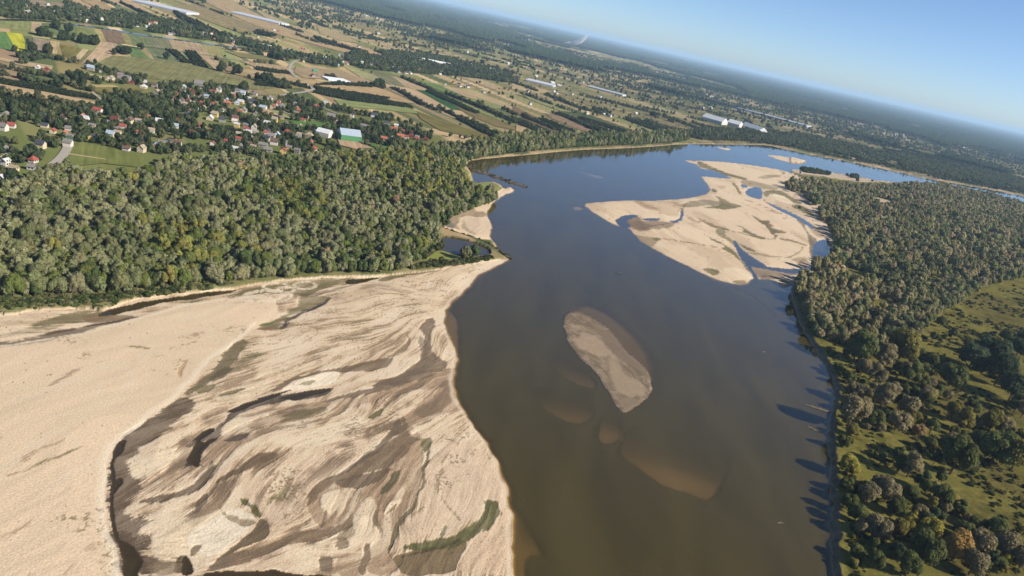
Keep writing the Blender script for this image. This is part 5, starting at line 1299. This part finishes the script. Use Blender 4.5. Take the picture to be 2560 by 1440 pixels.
HC = """22,4,12,o,w 40,10,13,r,g 29,19,13,w,w 47,23,15,g,g 73,29,15,t,g 91,25,12,e,g 8,33,12,w,w 98,37,15,b,b 121,13,8,w,w 112,33,10,w,w 136,30,15,g,g 137,42,8,o,w 145,44,13,o,c 202,31,10,w,w 216,30,13,r,w 232,25,11,r,w 239,29,8,w,w 218,54,8,w,c
174,69,12,d,c 314,52,10,o,w 319,46,12,g,g 375,61,10,r,w 389,58,10,r,w 425,52,13,r,w 350,63,15,w,w 377,76,10,w,w 376,46,9,w,w 394,45,9,g,w 425,86,13,g,w 512,86,14,g,w 527,91,12,w,w 497,91,12,g,w 575,101,15,g,w 607,98,13,r,y 595,109,12,w,w 632,104,12,g,w
645,93,8,r,w 655,116,14,t,w 672,119,12,w,w 697,131,8,t,y 711,132,13,r,w 722,128,10,w,w 757,122,9,o,b 775,144,8,w,w 787,144,8,t,w 800,145,8,w,w 812,146,9,w,w 802,139,9,w,w 787,178,13,e,e 782,191,16,r,g 877,159,9,t,w 915,166,10,r,b 960,165,9,r,w 985,173,11,w,w
995,181,16,g,g 1015,183,12,b,w 1027,184,10,w,w 1150,216,11,w,w 1134,206,8,o,o 1170,218,10,n,w 1210,231,11,g,w 685,76,10,w,w 897,118,11,n,w 945,84,12,w,w 762,46,12,w,w 1045,168,9,w,w 1075,176,9,g,w 1100,186,9,w,w 860,141,9,w,c 835,150,8,r,w"""
HE = """1380,207,16,w,w 1397,214,18,w,g 1340,191,10,w,w 1385,229,9,w,w 1392,234,9,w,w 1430,236,8,w,w 1500,243,12,w,w 1320,229,10,g,w 1457,206,9,w,w 1470,209,8,w,w 1525,291,10,w,w 1467,284,12,t,w 1510,286,11,w,w 1590,284,8,w,w 1755,269,12,w,w 1775,270,13,w,w 1757,326,9,w,w
1325,261,8,l,w 1340,348,10,w,w 1240,180,9,w,w 1262,188,9,w,w 1285,200,9,r,w 1300,210,8,w,w 1205,165,9,w,w 1180,158,9,g,w 1168,131,10,w,w 1230,150,8,w,w 1270,160,8,w,w 2155,389,14,w,w 2405,437,13,w,w 2420,434,8,w,w 2370,420,8,w,c 2350,424,8,b,w"""
for txt, zone, rt, nr in ((HV, 'in the riverside village', A2, True), (H0, 'in the hamlet beside the gravel lane', A2, True), (HC, 'along the canal', A1, False), (HE, 'on the far strip farms', A1, False)):
    for t in txt.split():
        a, b, c, rf, wl = t.split(',')
        rr = random.Random(hash((a, b)) & 0xffff)
        nr2 = nr and float(b) > 340
        big = float(c) > 22
        house((float(a), float(b)), float(c), rf, wl, zone, rt + (math.pi / 2 if random.random() < .35 else 0), nr2, 'barn' if big else 'house')
for (x0, y0, x1, y1, n_) in ((1685,192,1728,202,10), (1752,233,1815,254,14), (2202,331,2345,353,18), (2395,366,2470,384,9), (1112,52,1168,61,10), (1340,98,1385,106,7), (2380,425,2470,440,10), (900,30,960,55,8), (1640,190,1690,205,6), (1165,155,1300,200,16), (1640,178,1700,196,7), (1290,95,1340,102,5), (2300,400,2480,436,9)):
    for i in range(n_):
        t = random.random()
        house((x0 + (x1 - x0) * t + random.uniform(-6, 6), y0 + (y1 - y0) * t + random.uniform(-2.0, 2.0)), random.uniform(4, 7), random.choice('wwgtrl'), random.choice('wwc'), 'in the distant villages', A1 + random.choice((0, math.pi / 2)))
_rs = random.Random(9)
def small_houses(poly, n_, zone, gap, w0, w1, ang):
    c = 0
    lo, hi = poly.min(0), poly.max(0)
    for _ in range(n_ * 30):
        x, y = _rs.uniform(lo[0], hi[0]), _rs.uniform(lo[1], hi[1])
        q_ = unp(x, y, 3.0)
        if not inside(q_[None], G(poly, 0))[0] or any(inside(q_[None], f)[0] for f in FIELD_POLY): continue
        if min(np.hypot(*(q_ - k_['q'])) for k_ in HOUSES) < gap or min(ldist(q_[None], l_, 30)[0] - w_ for l_, w_ in ROADS) < 4 or ldist(q_[None], CANAL_L, 30)[0] < 14: continue
        house((x, y), _rs.uniform(w0, w1), _rs.choice('rrogggtnbwl'), _rs.choice('wwwcgy'), zone, ang + _rs.choice((0, 0, math.pi / 2)), False, 'small_house'); c += 1  # more small houses at random spots, the same sort of building as house
        if c >= n_: break
small_houses(pts("430,212 560,228 700,245 790,290 800,370 640,390 560,380 600,330 520,300 430,260"), 46, 'in the riverside village', 13, 9, 14, A2)
small_houses(pts("0,285 120,290 260,285 420,300 560,330 590,370 400,380 200,352 0,335"), 26, 'in the riverside village', 16, 9, 14, A2)
small_houses(pts("0,4 100,6 260,30 400,52 520,84 640,108 640,120 520,102 400,84 260,62 100,44 0,42"), 44, 'along the canal', 12, 6, 10, A1)
small_houses(pts("640,106 760,138 860,150 960,134 1060,146 1060,182 960,178 860,172 760,160 640,120"), 40, 'along the canal', 14, 5, 9, A1)
for h_ in list(HOUSES):
    if h_['zone'] in ('in the riverside village', 'along the canal') and h_['typ'] == 'house' and _rs.random() < .45:
        x, y = h_['p']; s_ = 1.0 if y > 200 else .6
        dx_, dy_ = _rs.choice((-1, 1)) * _rs.uniform(14, 24) * s_, _rs.uniform(-9, 5) * s_
        q_ = unp(x + dx_, y + dy_, 3.0)
        if min(np.hypot(*(q_ - k_['q'])) for k_ in HOUSES) < 9: continue
        house((x + dx_, y + dy_), _rs.uniform(6, 12) * s_, _rs.choice('ggtnbwrlo'), _rs.choice('wcgw'), h_['zone'], A2 + _rs.choice((0, math.pi / 2)), False, 'shed')
by = {}
for h_ in HOUSES: by.setdefault((h_['zone'], h_['typ'], h_['roof'], h_['wall']), []).append(h_)
for (zn, typ, rf, wl), L in by.items():
    L.sort(key=lambda h_: h_['p'][0])
    for i, h_ in enumerate(L):
        lb = '%s %s with %s roof %s' % (WALLC[wl][1], typ, ROOFC[rf][1], zn)
        if len(L) > 1: lb += ', %s from left' % ordn(i + 1)
        tag(h_['o'], lb, typ, '%ss %s' % (typ, zn))

# sheds, glasshouses
PANE = plain('greenhouse_film', A(222, 228, 236, .55), .35, .06, .3); STEEL = plain('steel_sheet', A(232, 236, 240, .6), .5, .05, .3)
def long_hall(name, p0, p1, wid, h, nb, m_roof, m_wall, label, cat, arch=False):
    """a hall of nb parallel ridged or arched bays lying along p0-p1"""
    a, b = unp(*p0), unp(*p1); L = np.linalg.norm(b - a); ang = math.atan2(*(b - a)[::-1]); c = (a + b) / 2
    e = bpy.data.objects.new(name, None); COL.objects.link(e); e.location = (c[0], c[1], land_h + .4); e.rotation_euler = (0, 0, ang)
    add('wall', box_mesh('wall', L, wid, h, m_wall), None, e)
    bw = wid / nb
    segs = 6 if arch else 2
    V = []; F = []
    for i in range(segs + 1):
        t = i / segs; yy = (t - .5) * bw * 1.004; zz = h + .03 + (bw * .42 * math.sin(math.pi * t) if arch else bw * .28 * (1 - abs(2 * t - 1)))
        V += [(-L / 2 - .3, yy, zz), (L / 2 + .3, yy, zz)]
    for i in range(segs): F.append((2 * i, 2 * i + 1, 2 * i + 3, 2 * i + 2))
    F.append(tuple(range(0, 2 * segs + 2, 2))[::-1]); F.append(tuple(range(1, 2 * segs + 2, 2)))
    me = mesh('roof_bay', V, F, m_roof)
    for k in range(nb): add('roof_bay', me, None, e, (0, (k + .5) * bw - wid / 2, 0))
    tag(e, label, cat)
    HOUSES.append(dict(o=e, p=((p0[0] + p1[0]) / 2, (p0[1] + p1[1]) / 2), q=c, r=1, box=(a, b, wid)))
    return e
long_hall('greenhouse', (350, 8), (482, 39), 62, 4.5, 8, PANE, PANE, 'largest white greenhouse block at the top edge of the photo', 'greenhouse')
long_hall('greenhouse', (590, 36), (710, 65), 60, 4.5, 7, PANE, PANE, 'white greenhouse block on the tan field beyond the canal village', 'greenhouse')
long_hall('greenhouse', (1722, 242), (1815, 264), 70, 5, 8, PANE, PANE, 'pale greenhouse beyond the river, upper left of two in line', 'greenhouse')
long_hall('greenhouse', (1820, 266), (2022, 319), 60, 5, 8, PANE, PANE, 'longest pale greenhouse strip beyond the river', 'greenhouse')
long_hall('greenhouse', (1318, 203), (1385, 219), 50, 4, 5, PANE, PANE, 'bluish greenhouse strip among far trees and white sheds', 'greenhouse')
long_hall('greenhouse', (1475, 220), (1560, 242), 36, 4, 4, PANE, PANE, 'narrow bluish greenhouse between far tree belts', 'greenhouse')
long_hall('warehouse', (1760, 300), (1810, 314), 40, 9, 1, STEEL, WM['w'], 'white warehouse beyond the river, first of three from the left', 'warehouse')
long_hall('warehouse', (1820, 313), (1850, 321), 36, 9, 1, STEEL, WM['w'], 'white warehouse beyond the river, middle one of three', 'warehouse')
long_hall('warehouse', (1860, 321), (1905, 336), 36, 9, 1, STEEL, WM['w'], 'white warehouse beyond the river, last of three from the left', 'warehouse')
long_hall('warehouse', (1047, 152), (1125, 167), 13, 5, 1, STEEL, WM['w'], 'long white shed among trees right of the canal village', 'warehouse')
long_hall('warehouse', (846, 350), (896, 356), 22, 7, 1, RM['l'], WM['e'], 'green walled shed with pale blue roof beside the riverside village', 'shed')
long_hall('warehouse', (794, 340), (826, 348), 14, 5, 1, STEEL, WM['w'], 'white shed left of the green walled shed', 'shed')
e_ = long_hall('polytunnel', (812, 200), (866, 207), 32, 1.2, 6, PANE, PANE, 'row of white arched polytunnels beside a brown field', 'polytunnel', True)

# ------------------------------------------------------------------ trees of the countryside
hx = np.array([h_['q'] for h_ in HOUSES]); hr = np.array([h_['r'] for h_ in HOUSES])
def off_limits(q, fields=True, house_gap=3.0, yard=9.0):
    bad = np.zeros(len(q), bool)
    for a, r in zip(hx, hr): bad |= ((q - a) ** 2).sum(1) < (r + house_gap) ** 2
    for h_ in HOUSES:
        if 'box' in h_: bad |= ldist(q, np.array(h_['box'][:2]), 90) < h_['box'][2] * .62 + 4
    for a, r in zip(hx, hr):                                   # yards and open ground on the river side of the houses
        v = -a / np.linalg.norm(a); d = q - a; al = d @ v; la = np.abs(d[:, 0] * v[1] - d[:, 1] * v[0])
        bad |= (al > 0) & (al < yard) & (la < r + 1.5)
    for ln_, wd in ROADS: bad |= ldist(q, ln_, 20) < wd * .5 + 2.5
    bad |= ldist(q, CANAL_L, 30) < 11
    if fields:
        for f in FIELD_POLY: bad |= inside(q, f)
    bad |= sdf(q, RIVER, 8) > -2
    return bad
def grove(name, q, rmin, rmax, cols, label, seed, hs=(1.2, .5), vids=(5, 9), cat='trees', z=1.4):
    r = np.random.default_rng(seed); n = len(q)
    c = np.array(cols)[r.integers(0, len(cols), n)] * (.75 + .5 * r.random((n, 1)))
    if n: scatter(name, dict(x=q[:, 0], y=q[:, 1], z=np.full(n, z), r=rmin + (rmax - rmin) * r.random(n), hs=hs[0] + hs[1] * r.random(n), rot=r.random(n) * 6.28, vid=r.integers(*vids, n), tint=c, fl=np.ones(n)), label, cat)
TREEC = [A(106,122,84), A(94,110,76), A(120,132,90), A(134,138,96), A(88,104,74)]
vq = []
for k, vp in enumerate(VILLAGE):
    q = jgrid(vp, 7.0, 61 + k); q = q[in_frame(q)]
    th_ = (.45, .44, .42, .42)[k]
    q = q[fbm(q[:, 0] / 30, q[:, 1] / 30, 62 + k, 3) > th_]
    q = q[~off_limits(q, True, 2.0)]
    vq.append(q)
VL = ['dark green garden trees among the riverside village houses', 'garden trees around the hamlet by the gravel lane', 'trees lining the canal and its village', 'tree belt right of the canal village']
for k, q in enumerate(vq):
    if k < 2: grove('garden_trees_woodland', q, 1.5, 3.6, TREEC, VL[k], 65 + k, (.95, .5), (5, 9))
    else: grove('garden_trees_woodland', q, 1.8, 4.4, TREEC, VL[k], 65 + k, (.95, .5), (14, 17))
# lone trees and clumps out on the fields, tree by tree: middle, width (photo px), how many
CLUMPS = sorted(((215,112,60,20), (75,133,22,4), (120,137,22,4), (306,138,30,6), (950,222,30,8), (552,182,16,3), (590,187,16,3), (140,75,24,5), (170,84,14,2), (353,127,10,1), (415,152,10,1), (190,215,50,13), (690,150,40,11), (105,93,40,8), (160,105,30,5), (605,232,26,6), (660,208,50,14), (700,222,40,12), (1660,300,70,10), (1500,282,50,8)))
FT = []
for i, (x, y, w_, nn_) in enumerate(CLUMPS):
    c0 = unp(x, y); c1 = unp(x + w_ / 2, y + w_ * .06); rr = np.linalg.norm(c1 - c0) * .8
    r = np.random.default_rng(900 + i); t = r.random(nn_) * 6.283; u = np.sqrt(r.random(nn_)) * rr
    q = np.stack([c0[0] + u * np.cos(t), c0[1] + u * np.sin(t)], -1); q = q[np.argsort(px_of(q)[:, 0])]
    for j in range(nn_):
        v = VAR[5 + int(r.integers(0, 4))]; k_ = float(r.uniform(4.0, 7.0) if nn_ > 1 else 5.5)
        e = bpy.data.objects.new('field_tree', None); COL.objects.link(e); e.location = (q[j][0], q[j][1], land_h - .1); e.rotation_euler = (0, 0, r.random() * 6.28); e.scale = (k_, k_, k_ * r.uniform(.9, 1.25))
        c = bpy.data.objects.new('crown', v.crown); COL.objects.link(c); c.parent = e; c['tint'] = [float(a_) for a_ in np.array([A(80,94,66), A(92,106,72), A(102,112,76)])[int(r.integers(0, 3))] * r.uniform(.8, 1.15)]
        tk = bpy.data.objects.new('trunk', v.trunk); COL.objects.link(tk); tk.parent = e
        lb = 'lone dark tree on the fields' if nn_ == 1 else 'dark leafy tree, %s from left within its clump' % ordn(j + 1)
        tag(e, '%s, clump %s from left on the fields' % (lb, ordn(i + 1)) if nn_ > 1 else 'lone dark tree, %s spot from left on the fields' % ordn(i + 1), 'tree', 'dark trees out on the fields')
# tree rows and hedges, as polylines with a width in metres
rowsH = """0,140 60,150 130,150 200,165|14;0,160 60,163|6;50,162 80,168|6;0,172 60,185 140,200 165,205|12;0,190 60,203 130,215 145,222|12;150,210 220,228 235,235|12;180,195 260,210 330,215|9;0,242 80,250 160,268 230,285|16;0,270 90,283 180,296 260,300|16
640,138 720,156|12;640,160 700,166 722,170|14;660,205 720,212 780,222|8;800,190 870,205 890,212|8;560,126 700,136|8;535,150 560,165 600,172|6
870,212 935,218|7;985,224 1065,268 1095,282|10;1000,195 1080,228|8;1092,272 1180,310 1280,360|14;1112,236 1200,270 1290,312|10;1280,300 1340,325 1400,352|16;1300,290 1390,330|12;1380,285 1480,325 1520,345|14;1440,300 1530,335|8
1190,262 1250,275 1290,292|8;1240,196 1300,215 1380,245 1420,262|20;1420,262 1470,280 1560,300 1640,310|24;1300,235 1380,265 1440,285|10;1450,240 1560,265 1680,300 1760,330|26;1560,262 1700,290 1760,305|14;1640,320 1760,340 1880,355 1960,366|40;1700,300 1800,330 1900,348|20
1960,366 2050,385 2150,405 2250,425 2330,445 2420,460 2560,486|44;2000,350 2100,375 2200,395 2300,420 2400,440 2560,470|40;2050,330 2200,365 2340,395 2560,440|30;1930,330 2050,352 2150,380|24;1150,150 1240,172 1300,190|20;1180,130 1260,150 1340,175|16
840,70 900,90 1000,112 1060,118|22;690,62 755,84|14;640,16 720,40 800,62 815,70|26;860,88 920,100 990,105|14;740,90 800,112 860,122|8;830,106 900,130|8;1000,120 1080,140 1160,152|12;1060,98 1130,118 1200,130|16;1100,120 1180,142 1260,160|14;1200,100 1280,128 1400,150 1480,170|18;1260,120 1340,140 1440,165|14;1440,165 1520,180 1600,200|20;1480,200 1560,222 1640,235|14
1600,210 1680,228 1740,240|14;1280,150 1360,172 1440,195|16;1640,250 1740,275 1860,300|18;1880,285 1990,312 2100,335|14;250,4 300,20|7;470,4 560,40|8;430,70 500,95|10;960,60 1040,85 1120,100|20;1130,88 1240,110|16""".replace('\n', ';')
hq = []
for k, t in enumerate(rowsH.split(';')):
    s, wd = t.split('|'); ln_ = GL(s, 2); wd = float(wd)
    seg = np.linalg.norm(np.diff(ln_, axis=0), axis=1); cum = np.concatenate([[0], np.cumsum(seg)])
    sp = 5.0 if cum[-1] < 700 else 8.0
    n_ = int(cum[-1] * max(wd, 5) * .7 / (sp * sp * 1.0)); r = np.random.default_rng(700 + k)
    u = np.sort(r.random(n_)) * cum[-1]
    q = np.stack([np.interp(u, cum, ln_[:, 0]), np.interp(u, cum, ln_[:, 1])], -1) + r.normal(0, wd * .24, (n_, 2))
    hq.append(q[fbm(q[:, 0] / 40, q[:, 1] / 40, 702, 2) > .33])
hq = np.vstack(hq); hq = hq[~off_limits(hq, False, 3.0)]
grove('hedgerow_woodland', hq, 1.6, 3.8, [A(92,106,76), A(104,118,84), A(118,126,90), A(132,132,96)], 'dark tree rows and hedges between the strip fields', 710, (.9, .5), (14, 17))
q = jgrid(G("1690,350 1800,354 1920,356 2002,374 2107,394 2245,423 2330,441 2420,457 2560,484 2620,500 2620,462 2400,418 2240,388 2100,358 2000,338 1900,328 1760,326 1700,338", 0), 7.5, 711)
q = q[in_frame(q, 60) & (fbm(q[:, 0] / 70, q[:, 1] / 70, 712, 3) > .40)]; q = q[~off_limits(q, False, 4.0)]
grove('shore_woodland', q, 2.6, 4.8, [A(92,106,72), A(104,118,80), A(120,128,88), A(134,134,96)], 'dark woodland along the far shore of the river', 713, (1.0, .5), (14, 17))
# orchards and plantations: rows of small trees
for i, s in enumerate(("-40,198 0,202 100,217 240,246 250,256 100,233 0,214 -40,208", "-40,236 0,240 100,254 215,276 180,286 90,272 0,260 -40,254", "415,128 440,131 476,162 456,161", "460,131 490,134 526,176 482,166", "772,232 840,232 1015,265 1035,275 890,258 815,243",
   "1000,197 1010,198 1080,225 1072,228", "972,222 990,225 1065,268 1050,266", "1092,272 1115,278 1222,328 1280,358 1265,362 1190,328", "1060,231 1080,228 1200,285 1186,288 1120,258", "1110,236 1125,238 1280,300 1280,306", "1275,300 1300,302 1400,345 1390,352 1320,326", "1345,300 1360,300 1470,345 1455,350",
   "1380,285 1400,285 1520,330 1505,336", "1440,296 1460,298 1570,332 1555,336", "1300,296 1320,296 1420,332 1410,336", "640,172 735,186 742,190 640,180", "640,206 690,214 735,226 640,218", "790,216 870,206 925,214 930,222 870,218", "780,222 860,232 975,250 960,254 850,238", "690,206 790,222 840,232 760,224", "520,318 560,322 640,340 700,352 640,350 540,332",
   "480,210 520,215 600,222 560,226", "1560,300 1640,312 1700,330 1640,330", "2060,352 2200,380 2300,402 2200,396", "2200,372 2400,408 2500,432 2300,400", "300,10 330,22 400,52 380,52", "430,28 500,62 560,92 540,92 450,50", "640,78 690,92 680,96 640,88", "780,92 850,118 920,134 900,134 800,108")):
    poly = G(s, 0); c = poly.mean(0); d = poly - c; _, _, vt = np.linalg.svd(d); ax = vt[0]; bx = np.array([-ax[1], ax[0]])
    dist_ = np.linalg.norm(c); sa_, sb_ = (2.6, 4.4) if dist_ < 1100 else (3.6, 5.0) if dist_ < 2000 else (6, 9)
    u = d @ ax; v = d @ bx
    gx, gy = np.meshgrid(np.arange(u.min(), u.max(), sa_), np.arange(v.min(), v.max(), sb_))
    r = np.random.default_rng(800 + i); q = c + (gx.ravel()[:, None] + r.uniform(-.4, .4, (gx.size, 1))) * ax + (gy.ravel()[:, None] + r.uniform(-.3, .3, (gx.size, 1))) * bx
    q = q[inside(q, poly)]; q = q[~off_limits(q, False, 2.0)]
    x0 = px_of(c)[0]
    grove('orchard', q, sa_ * .48, sa_ * .62, [A(76,88,62), A(86,96,68), A(68,80,58)], 'dark orchard rows, plot %d across the strip fields' % (i + 1), 820 + i, (.95, .3), (14, 17), 'orchard')
    sheet('orchard_floor', poly, land_h + .38 + i * .004, A(104, 100, 74))
# scattered trees over the far plain, thick in some strips
r = np.random.default_rng(77)
nq_ = 150000
aa = np.radians(r.uniform(-44, 46, nq_)); rr = np.sqrt(r.uniform(1050 ** 2, 6800 ** 2, nq_))
q = np.stack([rr * np.sin(aa), rr * np.cos(aa)], -1)
h_a, h_b, f_, _, _ = strips(q)
wood_n = fbm(q[:, 0] / 260, q[:, 1] / 260, 79, 3)
wd_ = sm(2200, 4200, rr)
pk = np.where(h_b > .74, .55, .03) + np.where(np.minimum(f_, 1 - f_) < .10, .22, 0) + .8 * sm(.56, .64, wood_n) + .15 * wd_
big_field = np.zeros(len(q), bool)
for fp in FIELD_POLY: big_field |= inside(q, fp)
kq = (r.random(nq_) < pk * (.13 + .12 * sm(2000, 4500, rr))) & ~big_field & in_frame(q, 60)
q = q[kq]
for a_p in VILLAGE + [FOREST_L]: q = q[~inside(q, a_p)]
q = q[~off_limits(q, False, 4.0)]
q = q[sdf(q, RIVER, 10) < -6]; q = q[sdf(q, RIGHT_BANK, 10) < 0]
rq = np.hypot(q[:, 0], q[:, 1])
for nm, m_, a_, b_, lb in (('plain_woodland', rq < 2600, 1.6, 3.8, 'scattered trees over the strip farms'), ('plain_woodland', rq >= 2600, 2.8, 6.0, 'distant copses and trees before the far forest')):
    grove(nm, q[m_], a_, b_, [A(84,98,68), A(96,110,76), A(110,120,82), A(124,126,88)], lb, 78, (.9, .5), (14, 17))

# ------------------------------------------------------------------ groynes, driftwood
STONE = plain('groyne_stone', A(128, 116, 98), .9, .3, 1.2); DEAD = plain('dead_wood', A(176, 160, 136), .9, .2, 3.0)
def groyne(ln_, wid, hgt, label, seed):
    r = np.random.default_rng(seed)
    seg = np.linalg.norm(np.diff(ln_, axis=0), axis=1); cum = np.concatenate([[0], np.cumsum(seg)])
    e = bpy.data.objects.new('stone_groyne', None); COL.objects.link(e); e.location = (ln_[0][0], ln_[0][1], 0)
    n_ = int(cum[-1] / 1.2); u = np.linspace(0, cum[-1], n_); c = np.stack([np.interp(u, cum, ln_[:, 0]), np.interp(u, cum, ln_[:, 1])], -1) - ln_[0]
    t = np.gradient(c, axis=0); t /= np.linalg.norm(t, axis=1)[:, None]; nn_ = np.stack([-t[:, 1], t[:, 0]], -1)
    prof = [(-1, -1.2), (-.72, .15), (-.3, .85), (.3, .9), (.72, .15), (1, -1.2)]
    V = []; F = []; m = len(prof)
    for i in range(n_):
        for a, h in prof:
            ww = wid * (a + r.normal(0, .07)); V.append((c[i][0] + nn_[i][0] * ww, c[i][1] + nn_[i][1] * ww, h * hgt + r.normal(0, .12)))
    for i in range(n_ - 1):
        for j in range(m - 1): F.append((i * m + j, i * m + j + 1, (i + 1) * m + j + 1, (i + 1) * m + j))
    add('embankment', mesh('embankment', V, F, STONE), None, e)
    iv, if_ = icosphere()
    rocks = mesh('stone', iv * np.array([.9, .7, .5]) * (1 + .2 * np.sin(iv[:, :1] * 7 + iv[:, 1:2] * 5)), [tuple(f) for f in if_], STONE)
    for k in range(46):
        i = int(r.integers(0, n_)); s = r.uniform(-1, 1); o = add('stone', rocks, None, e, (c[i][0] + nn_[i][0] * wid * s * .8, c[i][1] + nn_[i][1] * wid * s * .8, hgt * (.9 - .9 * abs(s)) + .1))
        k_ = r.uniform(.5, 1.3); o.scale = (k_, k_, k_); o.rotation_euler = (0, 0, r.random() * 6)
    tag(e, label, 'groyne')
    qs = c[r.integers(2, n_, int(cum[-1] * .55))] + ln_[0]
    return qs + r.normal(0, wid * .3, qs.shape)
q1 = groyne(GROYNE1, 3.6, 1.5, 'curved stone groyne enclosing the backwater pond', 5)
q2 = groyne(GROYNE2, 4.2, 1.4, 'straight stone groyne reaching into the upper bay', 6)
shrubs('groyne_shrubbery', np.vstack([q1, q2]), .6, 1.7, [A(112,112,66), A(96,98,60), A(130,124,84)], 'low shrubs growing on the stone groynes', 56, 1.1, .8)

def driftwood(p, lpx, ang, label, branches=3, seed=1, z=.12):
    r = random.Random(seed); q = unp(*p); d_ = math.sqrt(q[0] ** 2 + q[1] ** 2 + CAM_H ** 2); L = lpx * d_ / FPX
    e = bpy.data.objects.new('driftwood', None); COL.objects.link(e); e.location = (q[0], q[1], z); e.rotation_euler = (0, 0, ang)
    def tube(a, b, ra, rb, n_=6):
        a, b = np.array(a, float), np.array(b, float); t = b - a; t /= np.linalg.norm(t); p_ = np.cross(t, [.1, .2, 1.0]); p_ /= np.linalg.norm(p_); q_ = np.cross(t, p_)
        V = [c + rr * (p_ * math.cos(2 * math.pi * i / n_) + q_ * math.sin(2 * math.pi * i / n_)) for c, rr in ((a, ra), (b, rb)) for i in range(n_)]
        return V, [(i, (i + 1) % n_, n_ + (i + 1) % n_, n_ + i) for i in range(n_)] + [tuple(range(n_))[::-1], tuple(range(n_, 2 * n_))]
    V, F = tube((-L / 2, 0, 0), (L / 2, 0, .1), L * .03 + .12, L * .012 + .05); add('trunk', mesh('trunk', V, F, DEAD), None, e)
    for i in range(branches):
        x = r.uniform(-.2, .45) * L; s = r.choice((-1, 1)); V, F = tube((x, 0, .05), (x + r.uniform(.1, .25) * L, s * r.uniform(.1, .3) * L, r.uniform(.1, .8)), L * .012 + .05, .03)
        add('branch', mesh('branch', V, F, DEAD), None, e)
    tag(e, label, 'driftwood')
for i, a in enumerate((((1545, 683), 20, -.5, 'dark floating log in mid river below the sand island'), ((1574, 695), 14, -.4, 'smaller floating log just right of the dark log', 2), ((2045, 1022), 56, 2.9, 'fallen tree lying in the water at the right bank', 7),
        ((2040, 1076), 34, 2.7, 'drowned branches in the shallows below the fallen tree', 6), ((1910, 880), 10, .6, 'small snag in the river near the right bank', 2), ((1951, 1308), 14, .2, 'pale snag in the dark water at the bottom', 3), ((1680, 771), 6, 0, 'tiny snag in the river above the shoal', 1),
        ((722, 842), 24, 1.1, 'dead pale trunk on the sand delta', 3), ((1070, 944), 26, .8, 'forked pale trunk at the wet channel', 4), ((505, 1165), 12, -.5, 'short log across the dark sand pool', 1), ((1248, 568), 8, 0, 'dark snag beside the sand spit', 1), ((1998, 795), 14, -.3, 'bleached trunk on the right bank below the forest', 2), ((1992, 818), 14, -.3, 'second bleached trunk at the right waterline', 2))):
    driftwood(*a, seed=30 + i)

# ------------------------------------------------------------------ smoke and haze
c0 = unp(1412, 113); k_ = math.hypot(*c0) / FPX
iv, if_ = icosphere()
SV, SF = [], []
for i, (dx_, dz_, rr) in enumerate(((0, 4, 6), (8, 8, 8), (17, 12, 10), (26, 18, 12), (34, 28, 12), (40, 40, 10), (45, 52, 8))):
    pass
prof = [(-6, 3, 2), (4, 7, 7), (14, 12, 12), (24, 20, 16), (33, 32, 18), (40, 46, 18), (46, 62, 14), (50, 76, 6)]
for (a, b, rr) in prof:
    for j in range(10):
        t = 2 * math.pi * j / 10; SV.append((a * k_, rr * k_ * math.cos(t) * 1.0, (b + rr * math.sin(t)) * k_ * .42))
for i in range(len(prof) - 1):
    for j in range(10): SF.append((i * 10 + j, i * 10 + (j + 1) % 10, (i + 1) * 10 + (j + 1) % 10, (i + 1) * 10 + j))
SF.append(tuple(range(10))[::-1]); SF.append(tuple(range((len(prof) - 1) * 10, len(prof) * 10)))
m, n, l, o = mat('smoke_plume')
pv = n.new('ShaderNodeVolumePrincipled'); pv.inputs['Color'].default_value = (.95, .95, .97, 1); pv.inputs['Density'].default_value = .03
gg = n.new('ShaderNodeTexCoord'); sn_ = n.new('ShaderNodeTexNoise'); sn_.inputs['Scale'].default_value = 4.0; sn_.inputs['Detail'].default_value = 3; l.new(gg.outputs['Generated'], sn_.inputs['Vector'])
sx = n.new('ShaderNodeSeparateXYZ'); l.new(gg.outputs['Generated'], sx.inputs[0])
f1 = n.new('ShaderNodeMapRange'); f1.inputs[1].default_value = 0.0; f1.inputs[2].default_value = 1.0; f1.inputs[3].default_value = .05; f1.inputs[4].default_value = .004; l.new(sx.outputs[2], f1.inputs[0])
f2 = n.new('ShaderNodeMapRange'); f2.inputs[1].default_value = .38; f2.inputs[2].default_value = .62; l.new(sn_.outputs['Fac'], f2.inputs[0])
f3 = n.new('ShaderNodeMath'); f3.operation = 'MULTIPLY'; l.new(f1.outputs[0], f3.inputs[0]); l.new(f2.outputs[0], f3.inputs[1]); l.new(f3.outputs[0], pv.inputs['Density'])
l.new(pv.outputs[0], o.inputs['Volume'])
so = add('smoke', mesh('smoke', SV, SF, m), None, None, (c0[0], c0[1], land_h + 12)); tag(so, 'thin white smoke plume rising at the edge of the far forest', 'smoke', kind='stuff')

m, n, l, o = mat('haze_air')
pv = n.new('ShaderNodeVolumePrincipled'); pv.inputs['Color'].default_value = (.50, .74, 1.0, 1); pv.inputs['Density'].default_value = 4.4e-5; pv.inputs['Anisotropy'].default_value = .0
l.new(pv.outputs[0], o.inputs['Volume'])
B = 72000
V = [(x, y, z_) for z_ in (-5.0, 230.0) for x, y in ((-B, -B), (B, -B), (B, B), (-B, B))]
ho = add('haze', mesh('haze', V, [(3, 2, 1, 0), (4, 5, 6, 7), (0, 1, 5, 4), (1, 2, 6, 5), (2, 3, 7, 6), (3, 0, 4, 7)], m)); ho['kind'] = 'stuff'
